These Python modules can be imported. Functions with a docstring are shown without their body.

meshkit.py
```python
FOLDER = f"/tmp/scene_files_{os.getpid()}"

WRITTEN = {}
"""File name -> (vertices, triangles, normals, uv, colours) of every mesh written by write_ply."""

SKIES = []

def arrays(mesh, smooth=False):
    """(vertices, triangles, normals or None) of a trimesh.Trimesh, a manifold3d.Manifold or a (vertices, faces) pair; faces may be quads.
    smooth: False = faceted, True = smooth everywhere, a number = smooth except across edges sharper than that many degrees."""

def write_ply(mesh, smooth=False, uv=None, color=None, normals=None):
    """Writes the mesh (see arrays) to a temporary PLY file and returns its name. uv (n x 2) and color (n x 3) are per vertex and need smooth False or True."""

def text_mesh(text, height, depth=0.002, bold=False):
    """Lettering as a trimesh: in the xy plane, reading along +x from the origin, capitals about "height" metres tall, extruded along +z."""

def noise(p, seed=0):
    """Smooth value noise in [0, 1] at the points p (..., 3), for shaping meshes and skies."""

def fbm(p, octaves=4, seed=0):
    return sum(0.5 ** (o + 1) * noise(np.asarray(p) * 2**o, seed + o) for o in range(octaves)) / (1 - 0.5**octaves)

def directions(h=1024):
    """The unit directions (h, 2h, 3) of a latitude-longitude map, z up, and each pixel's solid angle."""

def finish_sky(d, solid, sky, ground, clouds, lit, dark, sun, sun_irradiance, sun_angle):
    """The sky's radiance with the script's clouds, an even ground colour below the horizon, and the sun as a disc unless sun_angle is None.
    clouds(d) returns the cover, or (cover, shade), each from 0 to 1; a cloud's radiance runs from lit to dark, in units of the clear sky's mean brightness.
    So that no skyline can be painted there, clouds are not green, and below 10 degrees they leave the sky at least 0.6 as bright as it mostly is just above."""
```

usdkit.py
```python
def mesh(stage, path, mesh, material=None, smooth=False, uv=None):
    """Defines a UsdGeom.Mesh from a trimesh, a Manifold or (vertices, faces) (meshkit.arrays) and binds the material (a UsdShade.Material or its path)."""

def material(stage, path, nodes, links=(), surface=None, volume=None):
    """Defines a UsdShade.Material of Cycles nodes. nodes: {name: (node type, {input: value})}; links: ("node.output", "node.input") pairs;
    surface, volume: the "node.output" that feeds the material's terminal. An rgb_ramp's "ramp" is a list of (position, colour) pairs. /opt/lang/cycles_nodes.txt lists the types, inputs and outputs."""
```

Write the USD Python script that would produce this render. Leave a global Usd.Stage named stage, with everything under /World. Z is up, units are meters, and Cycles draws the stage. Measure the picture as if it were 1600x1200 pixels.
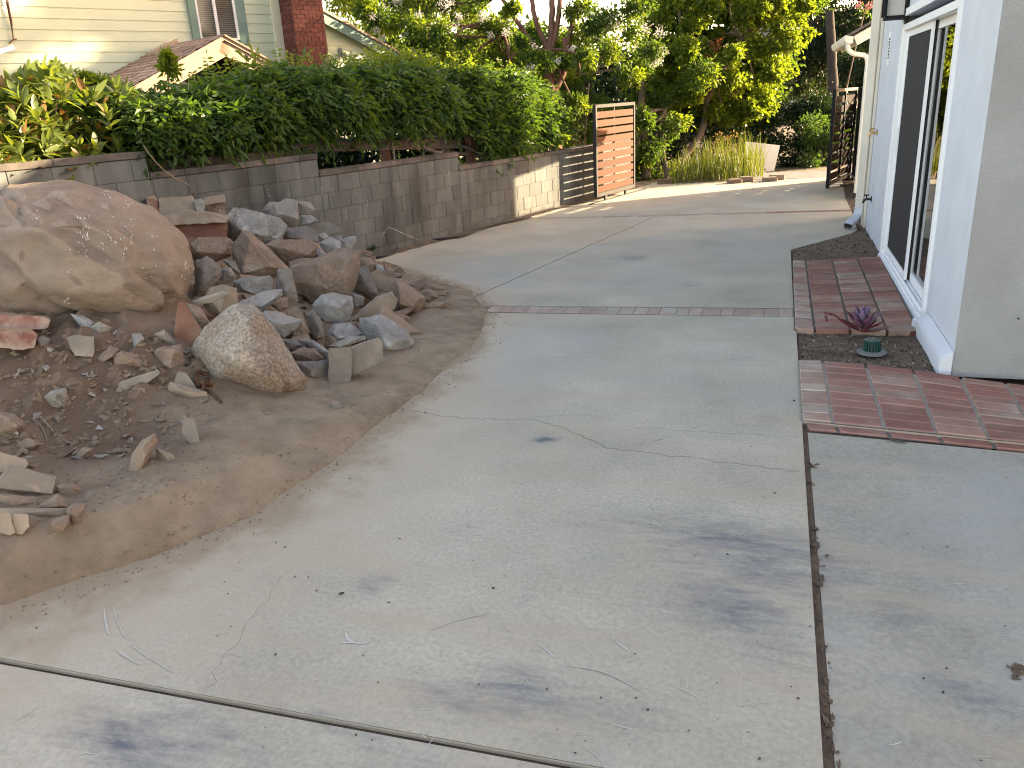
import math, random
import numpy as np, trimesh, shapely, shapely.ops, manifold3d, usdkit, meshkit
from shapely.geometry import Polygon, LineString, box as sbox
from pxr import Usd, UsdGeom, UsdLux, UsdShade, Gf, Sdf, Vt

stage = Usd.Stage.CreateInMemory()
UsdGeom.SetStageUpAxis(stage, 'Z'); UsdGeom.SetStageMetersPerUnit(stage, 1.0)
UsdGeom.Xform.Define(stage, '/World'); UsdGeom.Scope.Define(stage, '/World/Looks')

# ------------------------------------------------------------------ camera, sky, sun, exposure
EXPOSURE = 2.6
SUN_AZ = np.array([.80, .60]); SUN_EL = math.radians(15.0)
SUN_INT, SKY_STR = 1.25, 0.10
F, NAD, HOUSE_VP, CAM_H = 1255., (194., 3530.), (1217, 130), 1.6     # measured on the 1600 px wide photograph
_d = np.array([NAD[0], NAD[1], F]); _d /= np.linalg.norm(_d); _up = -_d
_h = np.array([HOUSE_VP[0]-800., HOUSE_VP[1]-600., F]); _y = _h-_up*(_h@_up); _y /= np.linalg.norm(_y)
R = np.stack([np.cross(_y, _up), _y, _up]); C = np.array([0, 0, CAM_H]); FWD = R[:, 2]
cam = UsdGeom.Camera.Define(stage, '/World/camera')
m = np.eye(4); m[0, :3], m[1, :3], m[2, :3], m[3, :3] = R[:, 0], -R[:, 1], -R[:, 2], C
cam.AddTransformOp().Set(Gf.Matrix4d(*m.ravel().tolist()))
cam.CreateHorizontalApertureAttr(36.0); cam.CreateVerticalApertureAttr(27.0); cam.CreateFocalLengthAttr(36.0*F/1600)
cam.CreateExposureAttr(EXPOSURE); cam.CreateClippingRangeAttr(Gf.Vec2f(.05, 2000))
az = SUN_AZ/np.linalg.norm(SUN_AZ)
SUN = np.array([az[0]*math.cos(SUN_EL), az[1]*math.cos(SUN_EL), math.sin(SUN_EL)])
sky = UsdLux.DomeLight.Define(stage, '/World/sky'); sky.CreateIntensityAttr(1.0)
skym = usdkit.material(stage, '/World/Looks/sky', {
    's': ('sky_texture', {'sky_type': 'single_scattering', 'sun_disc': False, 'sun_elevation': SUN_EL, 'sun_rotation': math.atan2(az[0], az[1]), 'aerosol_density': 1.6}),
    'wb': ('vector_math', {'math_type': 'multiply', 'vector2': (1.27, .985, .83)}),      # the camera's white balance, over the whole sky alike
    'b': ('background_shader', {'strength': SKY_STR})}, [('s.color', 'wb.vector1'), ('wb.vector', 'b.color')], surface='b.background')
UsdShade.MaterialBindingAPI.Apply(sky.GetPrim()).Bind(skym)
sky.GetPrim().SetCustomDataByKey('kind', 'structure')
sun = UsdLux.DistantLight.Define(stage, '/World/sun')
sun.CreateIntensityAttr(SUN_INT); sun.CreateAngleAttr(.53); sun.CreateColorAttr(Gf.Vec3f(1.0, .80, .52)); sun.CreateNormalizeAttr(True)
zz = SUN; xx = np.cross([0, 0, 1.], zz); xx /= np.linalg.norm(xx); yy = np.cross(zz, xx)
m = np.eye(4); m[0, :3], m[1, :3], m[2, :3] = xx, yy, zz
sun.AddTransformOp().Set(Gf.Matrix4d(*m.ravel().tolist()))

# ------------------------------------------------------------------ helpers: rays of the measured camera, to lay the plan out on the ground
def ray(px, py): return R @ np.array([(px-800)/F, (py-600)/F, 1.0])
def G(px, py, z=0.0): r = ray(px, py); return C + r*((z-C[2])/r[2])
def atY(px, py, Y): r = ray(px, py); return C + r*(Y/r[1])
def atX(px, py, X): r = ray(px, py); return C + r*(X/r[0])
def atD(px, py, D): return C + ray(px, py)*D
def onpl(px, py, p, n): r = ray(px, py); return C + r*(((np.asarray(p)-C) @ n)/(r @ n))
def unit(v): v = np.asarray(v, float); return v/np.linalg.norm(v)

_used = {}
def uname(parent, name):
    k = (parent, name); n = _used.get(k, 0); _used[k] = n+1
    return parent + '/' + (name if n == 0 else f'{name}_{n:03d}')
def tag(p, label=None, cat=None, group=None, kind=None):
    for k, v in (('label', label), ('category', cat), ('group', group), ('kind', kind)):
        if v: p.SetCustomDataByKey(k, v)
    return p
LOC = {}
def thing(name, label, cat, loc=(0, 0, 0), group=None, kind=None):
    path = uname('/World', name); x = UsdGeom.Xform.Define(stage, path)
    x.AddTranslateOp().Set(Gf.Vec3d(*map(float, loc))); LOC[path] = np.array(loc, float)
    tag(x.GetPrim(), label, cat, group, kind); return path
def part(parent, name, mesh, mat, smooth=False, label=None, kind=None, uv=None):
    """a mesh given in world coordinates, as a child of a thing or part"""
    path = uname(parent, name); v, f = mv(mesh)
    root = parent
    while root not in LOC: root = root.rsplit('/', 1)[0]
    p = usdkit.mesh(stage, path, (v-LOC[root], f), mat, smooth).GetPrim()
    tag(p, label, None, None, kind); return path
def obj(name, mesh, mat, label=None, cat=None, group=None, kind=None, smooth=False, base=True):
    v, f = mv(mesh)
    loc = np.array([*(v.min(0)+v.max(0))[:2]/2, v[:, 2].min()]) if base else np.zeros(3)
    path = uname('/World', name); mm = usdkit.mesh(stage, path, (v-loc, f), mat, smooth)
    UsdGeom.Xformable(mm).AddTranslateOp().Set(Gf.Vec3d(*map(float, loc))); LOC[path] = loc
    tag(mm.GetPrim(), label, cat, group, kind); return path
def mv(mesh):
    if hasattr(mesh, 'to_mesh'):
        q = mesh.to_mesh(); return np.array(q.vert_properties[:, :3], float), np.array(q.tri_verts, int)
    if isinstance(mesh, trimesh.Trimesh): return np.array(mesh.vertices), np.array(mesh.faces)
    v, f = np.asarray(mesh[0], float), np.asarray(mesh[1], int)
    if f.shape[1] == 4: f = np.vstack([f[:, [0, 1, 2]], f[:, [0, 2, 3]]])
    return v, f
def cat(*ms):
    vs, fs, n = [], [], 0
    for q in ms:
        v, f = mv(q); vs.append(v); fs.append(f+n); n += len(v)
    return np.vstack(vs), np.vstack(fs)
BOXF = np.array([[0, 2, 3, 1], [4, 5, 7, 6], [0, 1, 5, 4], [2, 6, 7, 3], [0, 4, 6, 2], [1, 3, 7, 5]])
def obox(o, ax, ay, az_):
    """box from corner o with edge vectors"""
    o, ax, ay, az_ = (np.asarray(q, float) for q in (o, ax, ay, az_))
    if np.cross(ax, ay) @ az_ < 0: o, ax = o+ax, -ax
    v = np.array([o+i*ax+j*ay+k*az_ for k in (0, 1) for j in (0, 1) for i in (0, 1)])
    return v, BOXF
def bx(x0, x1, y0, y1, z0, z1): return obox((x0, y0, z0), (x1-x0, 0, 0), (0, y1-y0, 0), (0, 0, z1-z0))
def rbox(o, ax, ay, az_, b=.004):
    """the same with chamfered edges"""
    o, E = np.asarray(o, float), [np.asarray(q, float) for q in (ax, ay, az_)]
    U = [q/np.linalg.norm(q) for q in E]; L = [np.linalg.norm(q) for q in E]; b = min(b, *(l*.3 for l in L)); pts = []
    for i in (0, 1):
        for j in (0, 1):
            for k in (0, 1):
                c = o+i*E[0]+j*E[1]+k*E[2]; s = [1-2*i, 1-2*j, 1-2*k]
                for a in range(3): pts.append(c+sum(U[q]*s[q]*b for q in range(3) if q != a))
    return hull(pts)
def hull(pts):
    h = trimesh.convex.convex_hull(np.asarray(pts)); return np.array(h.vertices), np.array(h.faces)
def tube(pts, rad, n=8, cap=True):
    p = np.asarray(pts, float); r = np.broadcast_to(np.asarray(rad, float), (len(p),)); t = np.gradient(p, axis=0); t /= np.linalg.norm(t, axis=1, keepdims=True)+1e-12
    a = np.cross(t[0], [0, 0, 1.] if abs(t[0][2]) < .9 else [1., 0, 0]); A = []
    for q in t:
        a = a-q*(a@q); a /= np.linalg.norm(a)+1e-12; A.append(a)
    A = np.array(A); B = np.cross(t, A); g = np.arange(n)*2*np.pi/n
    v = (p[:, None]+r[:, None, None]*(np.cos(g)[None, :, None]*A[:, None]+np.sin(g)[None, :, None]*B[:, None])).reshape(-1, 3)
    i, j = np.meshgrid(np.arange(len(p)-1), np.arange(n), indexing='ij'); j2 = (j+1) % n
    q = np.stack([i*n+j, i*n+j2, (i+1)*n+j2, (i+1)*n+j], -1).reshape(-1, 4); f = np.vstack([q[:, [0, 1, 2]], q[:, [0, 2, 3]]])
    if cap:
        k = len(v); v = np.vstack([v, p[0], p[-1]]); J = np.arange(n); J2 = (J+1) % n; e = (len(p)-1)*n
        f = np.vstack([f, np.stack([np.full(n, k), J2, J], 1), np.stack([np.full(n, k+1), e+J, e+J2], 1)])
    return v, f
def spline(pts, n=24):
    from scipy.interpolate import CubicSpline
    p = np.asarray(pts, float); s = np.r_[0, np.cumsum(np.linalg.norm(np.diff(p, axis=0), axis=1))]
    return CubicSpline(s, p)(np.linspace(0, s[-1], n))
def lathe(prof, c, n=20, axis=None):
    m_ = trimesh.creation.revolve(np.asarray(prof), sections=n); v = np.array(m_.vertices)
    if axis is not None: v = v @ trimesh.geometry.align_vectors([0, 0, 1], axis)[:3, :3].T
    return v+np.asarray(c), np.array(m_.faces)
def fbm(p, o=4, seed=0): return meshkit.fbm(p, o, seed)

# ------------------------------------------------------------------ materials
def mat(name, nodes, links, surface): return usdkit.material(stage, '/World/Looks/'+name, nodes, links, surface=surface)
def plain(name, col, rough=.7, var=.25, scale=6., detail=6, bump=.0, bscale=40., bdist=.004, rand=.0, col2=None, s2=1.5, t0=.45, t1=.62, dust=None, dust0=.55, dust1=.95, spec=.3, space='object', metallic=0., stretch=(1, 1, 1), isl=0., attr=None):
    """a colour with two scales of noise, an optional second colour in patches, dust lying on faces that look up, and fine relief"""
    n = {'tc': ('texture_coordinate', {}), 'g': ('geometry', {}), 'mp': ('mapping', {'scale': stretch}),
         'n1': ('noise_texture', {'scale': scale, 'detail': float(detail), 'roughness': .6}), 'r1': ('map_range', {'from_min': .3, 'from_max': .7, 'to_min': 1-var, 'to_max': 1+var}),
         'mul': ('vector_math', {'math_type': 'multiply', 'vector1': col}), 'p': ('principled_bsdf', {'roughness': rough, 'specular_ior_level': spec, 'metallic': metallic})}
    l = [('tc.object' if space == 'object' else 'g.position', 'mp.vector'), ('mp.vector', 'n1.vector'), ('n1.fac', 'r1.value'), ('r1.result', 'mul.vector2')]
    out = 'mul.vector'
    if col2 is not None:
        n['n2'] = ('noise_texture', {'scale': s2, 'detail': 5., 'roughness': .65}); n['r2'] = ('map_range', {'from_min': t0, 'from_max': t1, 'clamp': True})
        n['m2'] = ('vector_math', {'math_type': 'multiply', 'vector1': col2}); n['mx2'] = ('mix', {})
        l += [('mp.vector', 'n2.vector'), ('n2.fac', 'r2.value'), ('r2.result', 'mx2.fac'), (out, 'mx2.color1'), ('r1.result', 'm2.vector2'), ('m2.vector', 'mx2.color2')]; out = 'mx2.color'
    if rand or isl:
        n['oi'] = ('object_info', {}); n['rr'] = ('map_range', {'to_min': 1-(rand or isl), 'to_max': 1+(rand or isl)}); n['mr'] = ('vector_math', {'math_type': 'multiply'})
        l += [('oi.random' if rand else 'g.random_per_island', 'rr.value'), (out, 'mr.vector1'), ('rr.result', 'mr.vector2')]; out = 'mr.vector'
    if dust is not None:
        n['sx'] = ('separate_xyz', {}); n['rd'] = ('map_range', {'from_min': dust0, 'from_max': dust1, 'clamp': True}); n['nd'] = ('noise_texture', {'scale': 5., 'detail': 5.})
        n['ad'] = ('math', {'math_type': 'multiply_add', 'value2': .9, 'value3': -.45}); n['a2'] = ('math', {'math_type': 'add'}); n['md'] = ('mix', {'color2': dust})
        l += [('g.normal', 'sx.vector'), ('mp.vector', 'nd.vector'), ('nd.fac', 'ad.value1'), ('sx.z', 'a2.value1'), ('ad.value', 'a2.value2'), ('a2.value', 'rd.value'), ('rd.result', 'md.fac'), (out, 'md.color1')]; out = 'md.color'
    if attr is not None:
        n['at'] = ('attribute', {'attribute': attr[0]}); n['na'] = ('noise_texture', {'scale': 3.5, 'detail': 7., 'roughness': .6}); n['ka'] = ('math', {'math_type': 'multiply_add', 'value2': 1.4, 'value3': -.7}); n['sa'] = ('math', {'math_type': 'add'})
        n['ra'] = ('map_range', {'from_min': .15, 'from_max': .85, 'clamp': True}); n['ma'] = ('mix', {'color2': attr[1]}); l += [('mp.vector', 'na.vector'), ('na.fac', 'ka.value1'), ('ka.value', 'sa.value1'), ('at.fac', 'sa.value2'), ('sa.value', 'ra.value'), ('ra.result', 'ma.fac'), (out, 'ma.color1')]; out = 'ma.color'
    l.append((out, 'p.base_color'))
    if bump:
        n['nb'] = ('noise_texture', {'scale': bscale, 'detail': 6., 'roughness': .65}); n['bp'] = ('bump', {'strength': bump, 'distance': bdist})
        l += [('mp.vector', 'nb.vector'), ('nb.fac', 'bp.height'), ('bp.normal', 'p.normal')]
    return mat(name, n, l, 'p.BSDF')
def leafmat(name, c1, c2, trans=.45, rough=.45, tint=(1.35, 1.25, .5), rand=.0, spec=.4):
    n = {'g': ('geometry', {}), 'rp': ('rgb_ramp', {'ramp': [(0, c1), (.75, c2), (1, tuple(np.array(c2)*np.array([1.5, 1.25, .8])))]}), 'p': ('principled_bsdf', {'roughness': rough, 'specular_ior_level': spec}),
         'tt': ('vector_math', {'math_type': 'multiply', 'vector2': tint}), 't': ('translucent_bsdf', {}), 'mx': ('mix_closure', {'fac': trans})}
    l = [('g.random_per_island', 'rp.fac'), ('rp.color', 'p.base_color'), ('rp.color', 'tt.vector1'), ('tt.vector', 't.color'), ('p.BSDF', 'mx.closure1'), ('t.BSDF', 'mx.closure2')]
    return mat(name, n, l, 'mx.closure')

DUST = (.30, .225, .155)
M = {}
M['white'] = plain('white_paint', (.555, .585, .625), .6, .06, 3., bump=.7, bscale=60, bdist=.008, col2=(.52, .535, .55), s2=.9, t0=.55, t1=.8, space='world')
M['beige'] = plain('beige_stucco', (.33, .337, .33), .85, .10, 2., bump=1., bscale=70, bdist=.016, col2=(.31, .308, .295), s2=.8, space='world')
M['vinyl'] = plain('white_vinyl', (.78, .79, .79), .35, .03, 4.)
M['cream'] = plain('cream_paint', (.66, .62, .53), .5, .08, 3.)
M['roof_dark'] = plain('dark_roof', (.10, .085, .075), .9, .3, 20.)
M['screen'] = plain('insect_screen', (.018, .018, .02), .75, .1, 3., bump=.3, bscale=500, bdist=.002)
M['interior'] = plain('dim_interior', (.16, .155, .15), .9, .1, 2.)
M['blind'] = plain('pale_blind', (.55, .53, .48), .8, .05, 2.)
M['rubber'] = plain('black_rubber', (.014, .014, .015), .5, .1, 3.)
M['blackmetal'] = plain('black_metal', (.010, .010, .011), .6, .2, 6., spec=.2)
M['steel'] = plain('grey_steel', (.040, .037, .033), .7, .2, 8., spec=.2)
M['brass'] = plain('brass', (.55, .38, .14), .3, .1, 8., metallic=.9)
M['cedar'] = plain('cedar_board', (.080, .024, .0065), .7, .22, 3., stretch=(4, 4, 30), bump=.2, bscale=30, bdist=.002, rand=.16, space='world', spec=.15)
M['redwood_dark'] = plain('dark_redwood', (.014, .007, .005), .8, .3, 3., stretch=(3, 3, 20), rand=.2, spec=.1)
M['block'] = plain('concrete_block', (.135, .137, .127), .92, .24, 3.5, bump=.5, bscale=90, bdist=.004, rand=.13, col2=(.060, .058, .053), s2=1.3, t0=.48, t1=.72, space='world', stretch=(1.6, 1.6, .45))
M['cap'] = plain('wall_cap', (.15, .125, .105), .95, .3, 6., bump=.6, bscale=60, bdist=.006, rand=.15, col2=(.075, .068, .06), s2=2., space='world')
M['band_mortar'] = plain('pale_mortar', (.28, .245, .20), .95, .2, 20.)
M['mortar'] = plain('mortar', (.155, .138, .118), .95, .2, 20.)
M['mortar_dark'] = plain('old_mortar', (.12, .105, .09), .95, .2, 20.)
M['paver'] = plain('brick_paver', (.25, .118, .092), .85, .16, 9., bump=.35, bscale=70, bdist=.003, rand=.15, col2=(.30, .205, .165), s2=1.6, t0=.42, t1=.72, space='world')
M['paver_dusty'] = plain('dusty_brick_paver', (.375, .285, .228), .9, .14, 9., bump=.35, bscale=70, bdist=.003, rand=.12, col2=(.38, .335, .275), s2=1.6, space='world')
M['paver_mid'] = plain('worn_brick_paver', (.295, .175, .135), .9, .14, 9., bump=.35, bscale=70, bdist=.003, rand=.12, col2=(.36, .29, .235), s2=1.6, space='world')
M['redbrick'] = plain('red_brick', (.135, .043, .034), .85, .25, 12., bump=.4, bscale=60, bdist=.004, rand=.25)
M['brickedge'] = plain('loose_red_brick', (.20, .080, .058), .85, .2, 12., bump=.4, bscale=60, bdist=.004, rand=.1, dust=DUST, dust0=.2, dust1=.8, col2=(.30, .24, .19), s2=4.)
M['soilbed'] = plain('bed_soil', (.145, .108, .076), .95, .35, 14., bump=.9, bscale=45, bdist=.015, space='world')
M['ground'] = plain('bare_ground', (.15, .115, .08), .95, .3, 3., bump=.5, bscale=30, bdist=.01, space='world')
M['joint'] = plain('joint_dirt', (.105, .078, .055), .95, .3, 12., bump=.6, bscale=60, bdist=.01, space='world')
M['wood_old'] = plain('weathered_wood', (.115, .088, .068), .9, .35, 3., stretch=(2, 2, 18), bump=.5, bscale=25, bdist=.004)
M['wood_red'] = plain('old_redwood', (.115, .055, .038), .85, .3, 4., stretch=(6, 6, 1.5), bump=.4, bscale=25, bdist=.004)
M['bark'] = plain('brown_bark', (.15, .105, .075), .9, .35, 5., stretch=(3, 3, .6), bump=.8, bscale=12, bdist=.012)
M['bark_red'] = plain('red_brown_bark', (.13, .065, .042), .9, .35, 5., stretch=(3, 3, .5), bump=.8, bscale=12, bdist=.012)
M['vine'] = plain('grey_vine', (.16, .135, .115), .9, .3, 10., bump=.6, bscale=30, bdist=.006)
M['siding'] = plain('yellow_siding', (.52, .555, .40), .6, .05, 2., rand=.02, bump=.1, bscale=20, bdist=.003)
M['sidingtrim'] = plain('cream_trim', (.66, .64, .46), .55, .05, 2.)
M['greentrim'] = plain('grey_green_trim', (.125, .20, .17), .55, .08, 3.)
M['tantrim'] = plain('tan_fascia', (.35, .245, .17), .6, .08, 3.)
M['shingle'] = plain('tan_shingle', (.31, .205, .155), .9, .2, 14., bump=.4, bscale=60, bdist=.003, rand=.18)
M['darkvent'] = plain('dark_vent', (.02, .02, .02), .7, .1, 3.)
M['alu'] = plain('aluminium_frame', (.60, .60, .60), .35, .05, 4.)
M['board'] = plain('pale_board', (.74, .67, .54), .6, .06, 2.)
M['street'] = plain('grey_road', (.17, .165, .16), .9, .2, 4., space='world')
M['paleblue'] = plain('pale_blue_wall', (.45, .49, .55), .7, .05, 2.)
M['greenplastic'] = plain('green_plastic', (.012, .05, .042), .5, .1, 5., dust=(.2, .18, .15), dust0=.7, dust1=1.3)
M['greyplastic'] = plain('grey_plastic', (.16, .17, .17), .6, .15, 8.)
M['windowglass'] = mat('dark_window', {'p': ('principled_bsdf', {'base_color': (.045, .042, .04), 'roughness': .08, 'specular_ior_level': .6}), 'w': ('wave_texture', {'bands_direction': 'z', 'scale': 9.}), 'tc': ('texture_coordinate', {}),
    'r': ('rgb_ramp', {'ramp': [(0, (.03, .028, .026)), (1, (.13, .12, .105))]})}, [('tc.object', 'w.vector'), ('w.fac', 'r.fac'), ('r.color', 'p.base_color')], 'p.BSDF')
M['pane'] = mat('pane_glass', {'t': ('transparent_bsdf', {'color': (.80, .85, .83)}), 'g': ('glossy_bsdf', {'roughness': .0, 'color': (1, 1, 1)}), 'f': ('fresnel', {'IOR': 2.6}), 'm': ('mix_closure', {})},
    [('f.fac', 'm.fac'), ('t.BSDF', 'm.closure1'), ('g.BSDF', 'm.closure2')], 'm.closure')
# concrete: base colour plus stains that the slab's vertices carry (dust blown off the heap, tyre smears), all broken up by noise
def concrete(name, base, dusty=(.475, .395, .29)):
    n = {'g': ('geometry', {}), 'n1': ('noise_texture', {'scale': 1.3, 'detail': 7., 'roughness': .6}), 'r1': ('map_range', {'from_min': .3, 'from_max': .7, 'to_min': .80, 'to_max': 1.15}),
         'nf': ('noise_texture', {'scale': 55., 'detail': 4., 'roughness': .7}), 'rf': ('map_range', {'from_min': .3, 'from_max': .7, 'to_min': .82, 'to_max': 1.17}), 'mm': ('math', {'math_type': 'multiply'}),
         'mul': ('vector_math', {'math_type': 'multiply', 'vector1': base}),
         'mw': ('mapping', {'scale': (.55, 4.5, 1), 'rotation': (0, 0, .12)}), 'n3': ('noise_texture', {'scale': 1.1, 'detail': 7., 'roughness': .62}), 'r3': ('map_range', {'from_min': .5, 'from_max': .72, 'to_max': .8, 'clamp': True}), 'mx3': ('mix', {'color2': (.445, .375, .275)}),
         'n4': ('noise_texture', {'scale': .8, 'detail': 6., 'roughness': .6, 'w': 3., 'dimensions': '4D'}), 'r4': ('map_range', {'from_min': .5, 'from_max': .7, 'to_max': .6, 'clamp': True}), 'mx4': ('mix', {'color2': (.385, .395, .375)}),
         'ad': ('attribute', {'attribute': 'dust'}), 'nd': ('noise_texture', {'scale': 4., 'detail': 8., 'roughness': .65}), 'kd': ('math', {'math_type': 'multiply_add', 'value2': 1.3, 'value3': -.65}), 'sd': ('math', {'math_type': 'add'}), 'rd': ('map_range', {'from_min': .05, 'from_max': 1.05, 'clamp': True}), 'rpd': ('rgb_ramp', {'ramp': [(0, dusty), (.58, dusty), (1, (.335, .265, .18))]}), 'mxd': ('mix', {}),
         'as_': ('attribute', {'attribute': 'smear'}), 'ms': ('mapping', {'scale': (4.2, 14., 1), 'rotation': (0, 0, -.38)}), 'ns': ('noise_texture', {'scale': 1.6, 'detail': 12., 'roughness': .76}), 'ks': ('math', {'math_type': 'multiply_add', 'value2': 2.2, 'value3': -1.1}), 'ss': ('math', {'math_type': 'add'}), 'rs': ('map_range', {'from_min': .14, 'from_max': .85, 'to_max': 1.0, 'clamp': True}),
         'gm': ('math', {'math_type': 'multiply', 'value2': 1.45, 'use_clamp': True}), 'gs': ('math', {'math_type': 'multiply'}), 'mxs': ('mix', {'color2': (.135, .145, .165)}),
         'nsp': ('noise_texture', {'scale': 95., 'detail': 2.}), 'rsp': ('map_range', {'from_min': .70, 'from_max': .76, 'to_max': .5, 'clamp': True}), 'mxp': ('mix', {'color2': (.20, .16, .12)}),
         'p': ('principled_bsdf', {'roughness': .82, 'specular_ior_level': .3}), 'nb': ('noise_texture', {'scale': 60., 'detail': 6., 'roughness': .75}), 'bp': ('bump', {'strength': .4, 'distance': .005})}
    l = [('g.position', 'n1.vector'), ('n1.fac', 'r1.value'), ('g.position', 'nf.vector'), ('nf.fac', 'rf.value'), ('r1.result', 'mm.value1'), ('rf.result', 'mm.value2'), ('mm.value', 'mul.vector2'),
         ('g.position', 'mw.vector'), ('mw.vector', 'n3.vector'), ('n3.fac', 'r3.value'), ('r3.result', 'mx3.fac'), ('mul.vector', 'mx3.color1'),
         ('g.position', 'n4.vector'), ('n4.fac', 'r4.value'), ('r4.result', 'mx4.fac'), ('mx3.color', 'mx4.color1'),
         ('g.position', 'nd.vector'), ('nd.fac', 'kd.value1'), ('kd.value', 'sd.value1'), ('ad.fac', 'sd.value2'), ('sd.value', 'rd.value'), ('rd.result', 'mxd.fac'), ('rd.result', 'rpd.fac'), ('rpd.color', 'mxd.color2'), ('mx4.color', 'mxd.color1'),
         ('g.position', 'ms.vector'), ('ms.vector', 'ns.vector'), ('ns.fac', 'ks.value1'), ('ks.value', 'ss.value1'), ('as_.fac', 'ss.value2'), ('ss.value', 'rs.value'), ('rs.result', 'gs.value1'), ('as_.fac', 'gm.value1'), ('gm.value', 'gs.value2'), ('gs.value', 'mxs.fac'), ('mxd.color', 'mxs.color1'),
         ('g.position', 'nsp.vector'), ('nsp.fac', 'rsp.value'), ('rsp.result', 'mxp.fac'), ('mxs.color', 'mxp.color1'), ('mxp.color', 'p.base_color'),
         ('g.position', 'nb.vector'), ('nb.fac', 'bp.height'), ('bp.normal', 'p.normal')]
    return mat(name, n, l, 'p.BSDF')
M['concrete'] = concrete('driveway_concrete', (.45, .415, .33))
M['concrete_grey'] = concrete('patio_concrete', (.375, .352, .29))
# ------------------------------------------------------------------ ground and slabs
gr = 260.
obj('ground', ([(-gr, -gr, -.09), (gr, -gr, -.09), (gr, gr, -.09), (-gr, gr, -.09)], [[0, 1, 2, 3]]), M['ground'], kind='structure', base=False)

TOE = [G(*p)[:2] for p in ((-140, 985), (0, 945), (100, 915), (200, 885), (300, 845), (400, 805), (520, 720), (620, 640), (700, 575), (740, 540), (762, 485), (740, 455), (690, 440), (640, 425), (600, 415))]
TOEL = LineString(TOE)
HEAP = Polygon([*TOE, (-3.95, 7.7), (-4.5, 8.1), (-7.5, 8.0), (-7.5, 1.0), (-3.2, 1.0)]).buffer(0)
BLOBS = [  # smears on the concrete: image point, radius along and across (m), strength
    ((1150, 845), .55, .22, .62), ((1120, 870), .40, .20, .5), ((1200, 890), .3, .22, .6), ((1150, 950), .30, .20, .62), ((1160, 975), .2, .12, .55), ((1230, 900), .3, .3, .45), ((1090, 930), .25, .2, .3), ((1220, 1010), .18, .2, .45),
    ((800, 1080), .22, .14, .6), ((700, 1090), .2, .1, .55), ((900, 1100), .25, .1, .4), ((1030, 1110), .3, .12, .3), ((200, 1165), .3, .12, .7), ((330, 1140), .4, .10, .5), ((560, 1150), .4, .07, .45), ((840, 1090), .2, .1, .5),
    ((580, 915), .10, .10, .55), ((850, 686), .08, .06, .9), ((990, 403), .22, .18, .55), ((1085, 445), .2, .15, .4), ((1400, 950), .16, .10, .5), ((1380, 975), .2, .06, .4), ((1515, 1080), .2, .08, .6), ((1320, 900), .1, .06, .45),
    ((1190, 660), .2, .2, .3), ((900, 560), .5, .3, .22), ((960, 820), .5, .2, .25), ((870, 470), .5, .2, .25), ((1100, 380), .5, .4, .25), ((1150, 560), .25, .15, .35), ((950, 1010), .3, .1, .2)]
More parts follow.
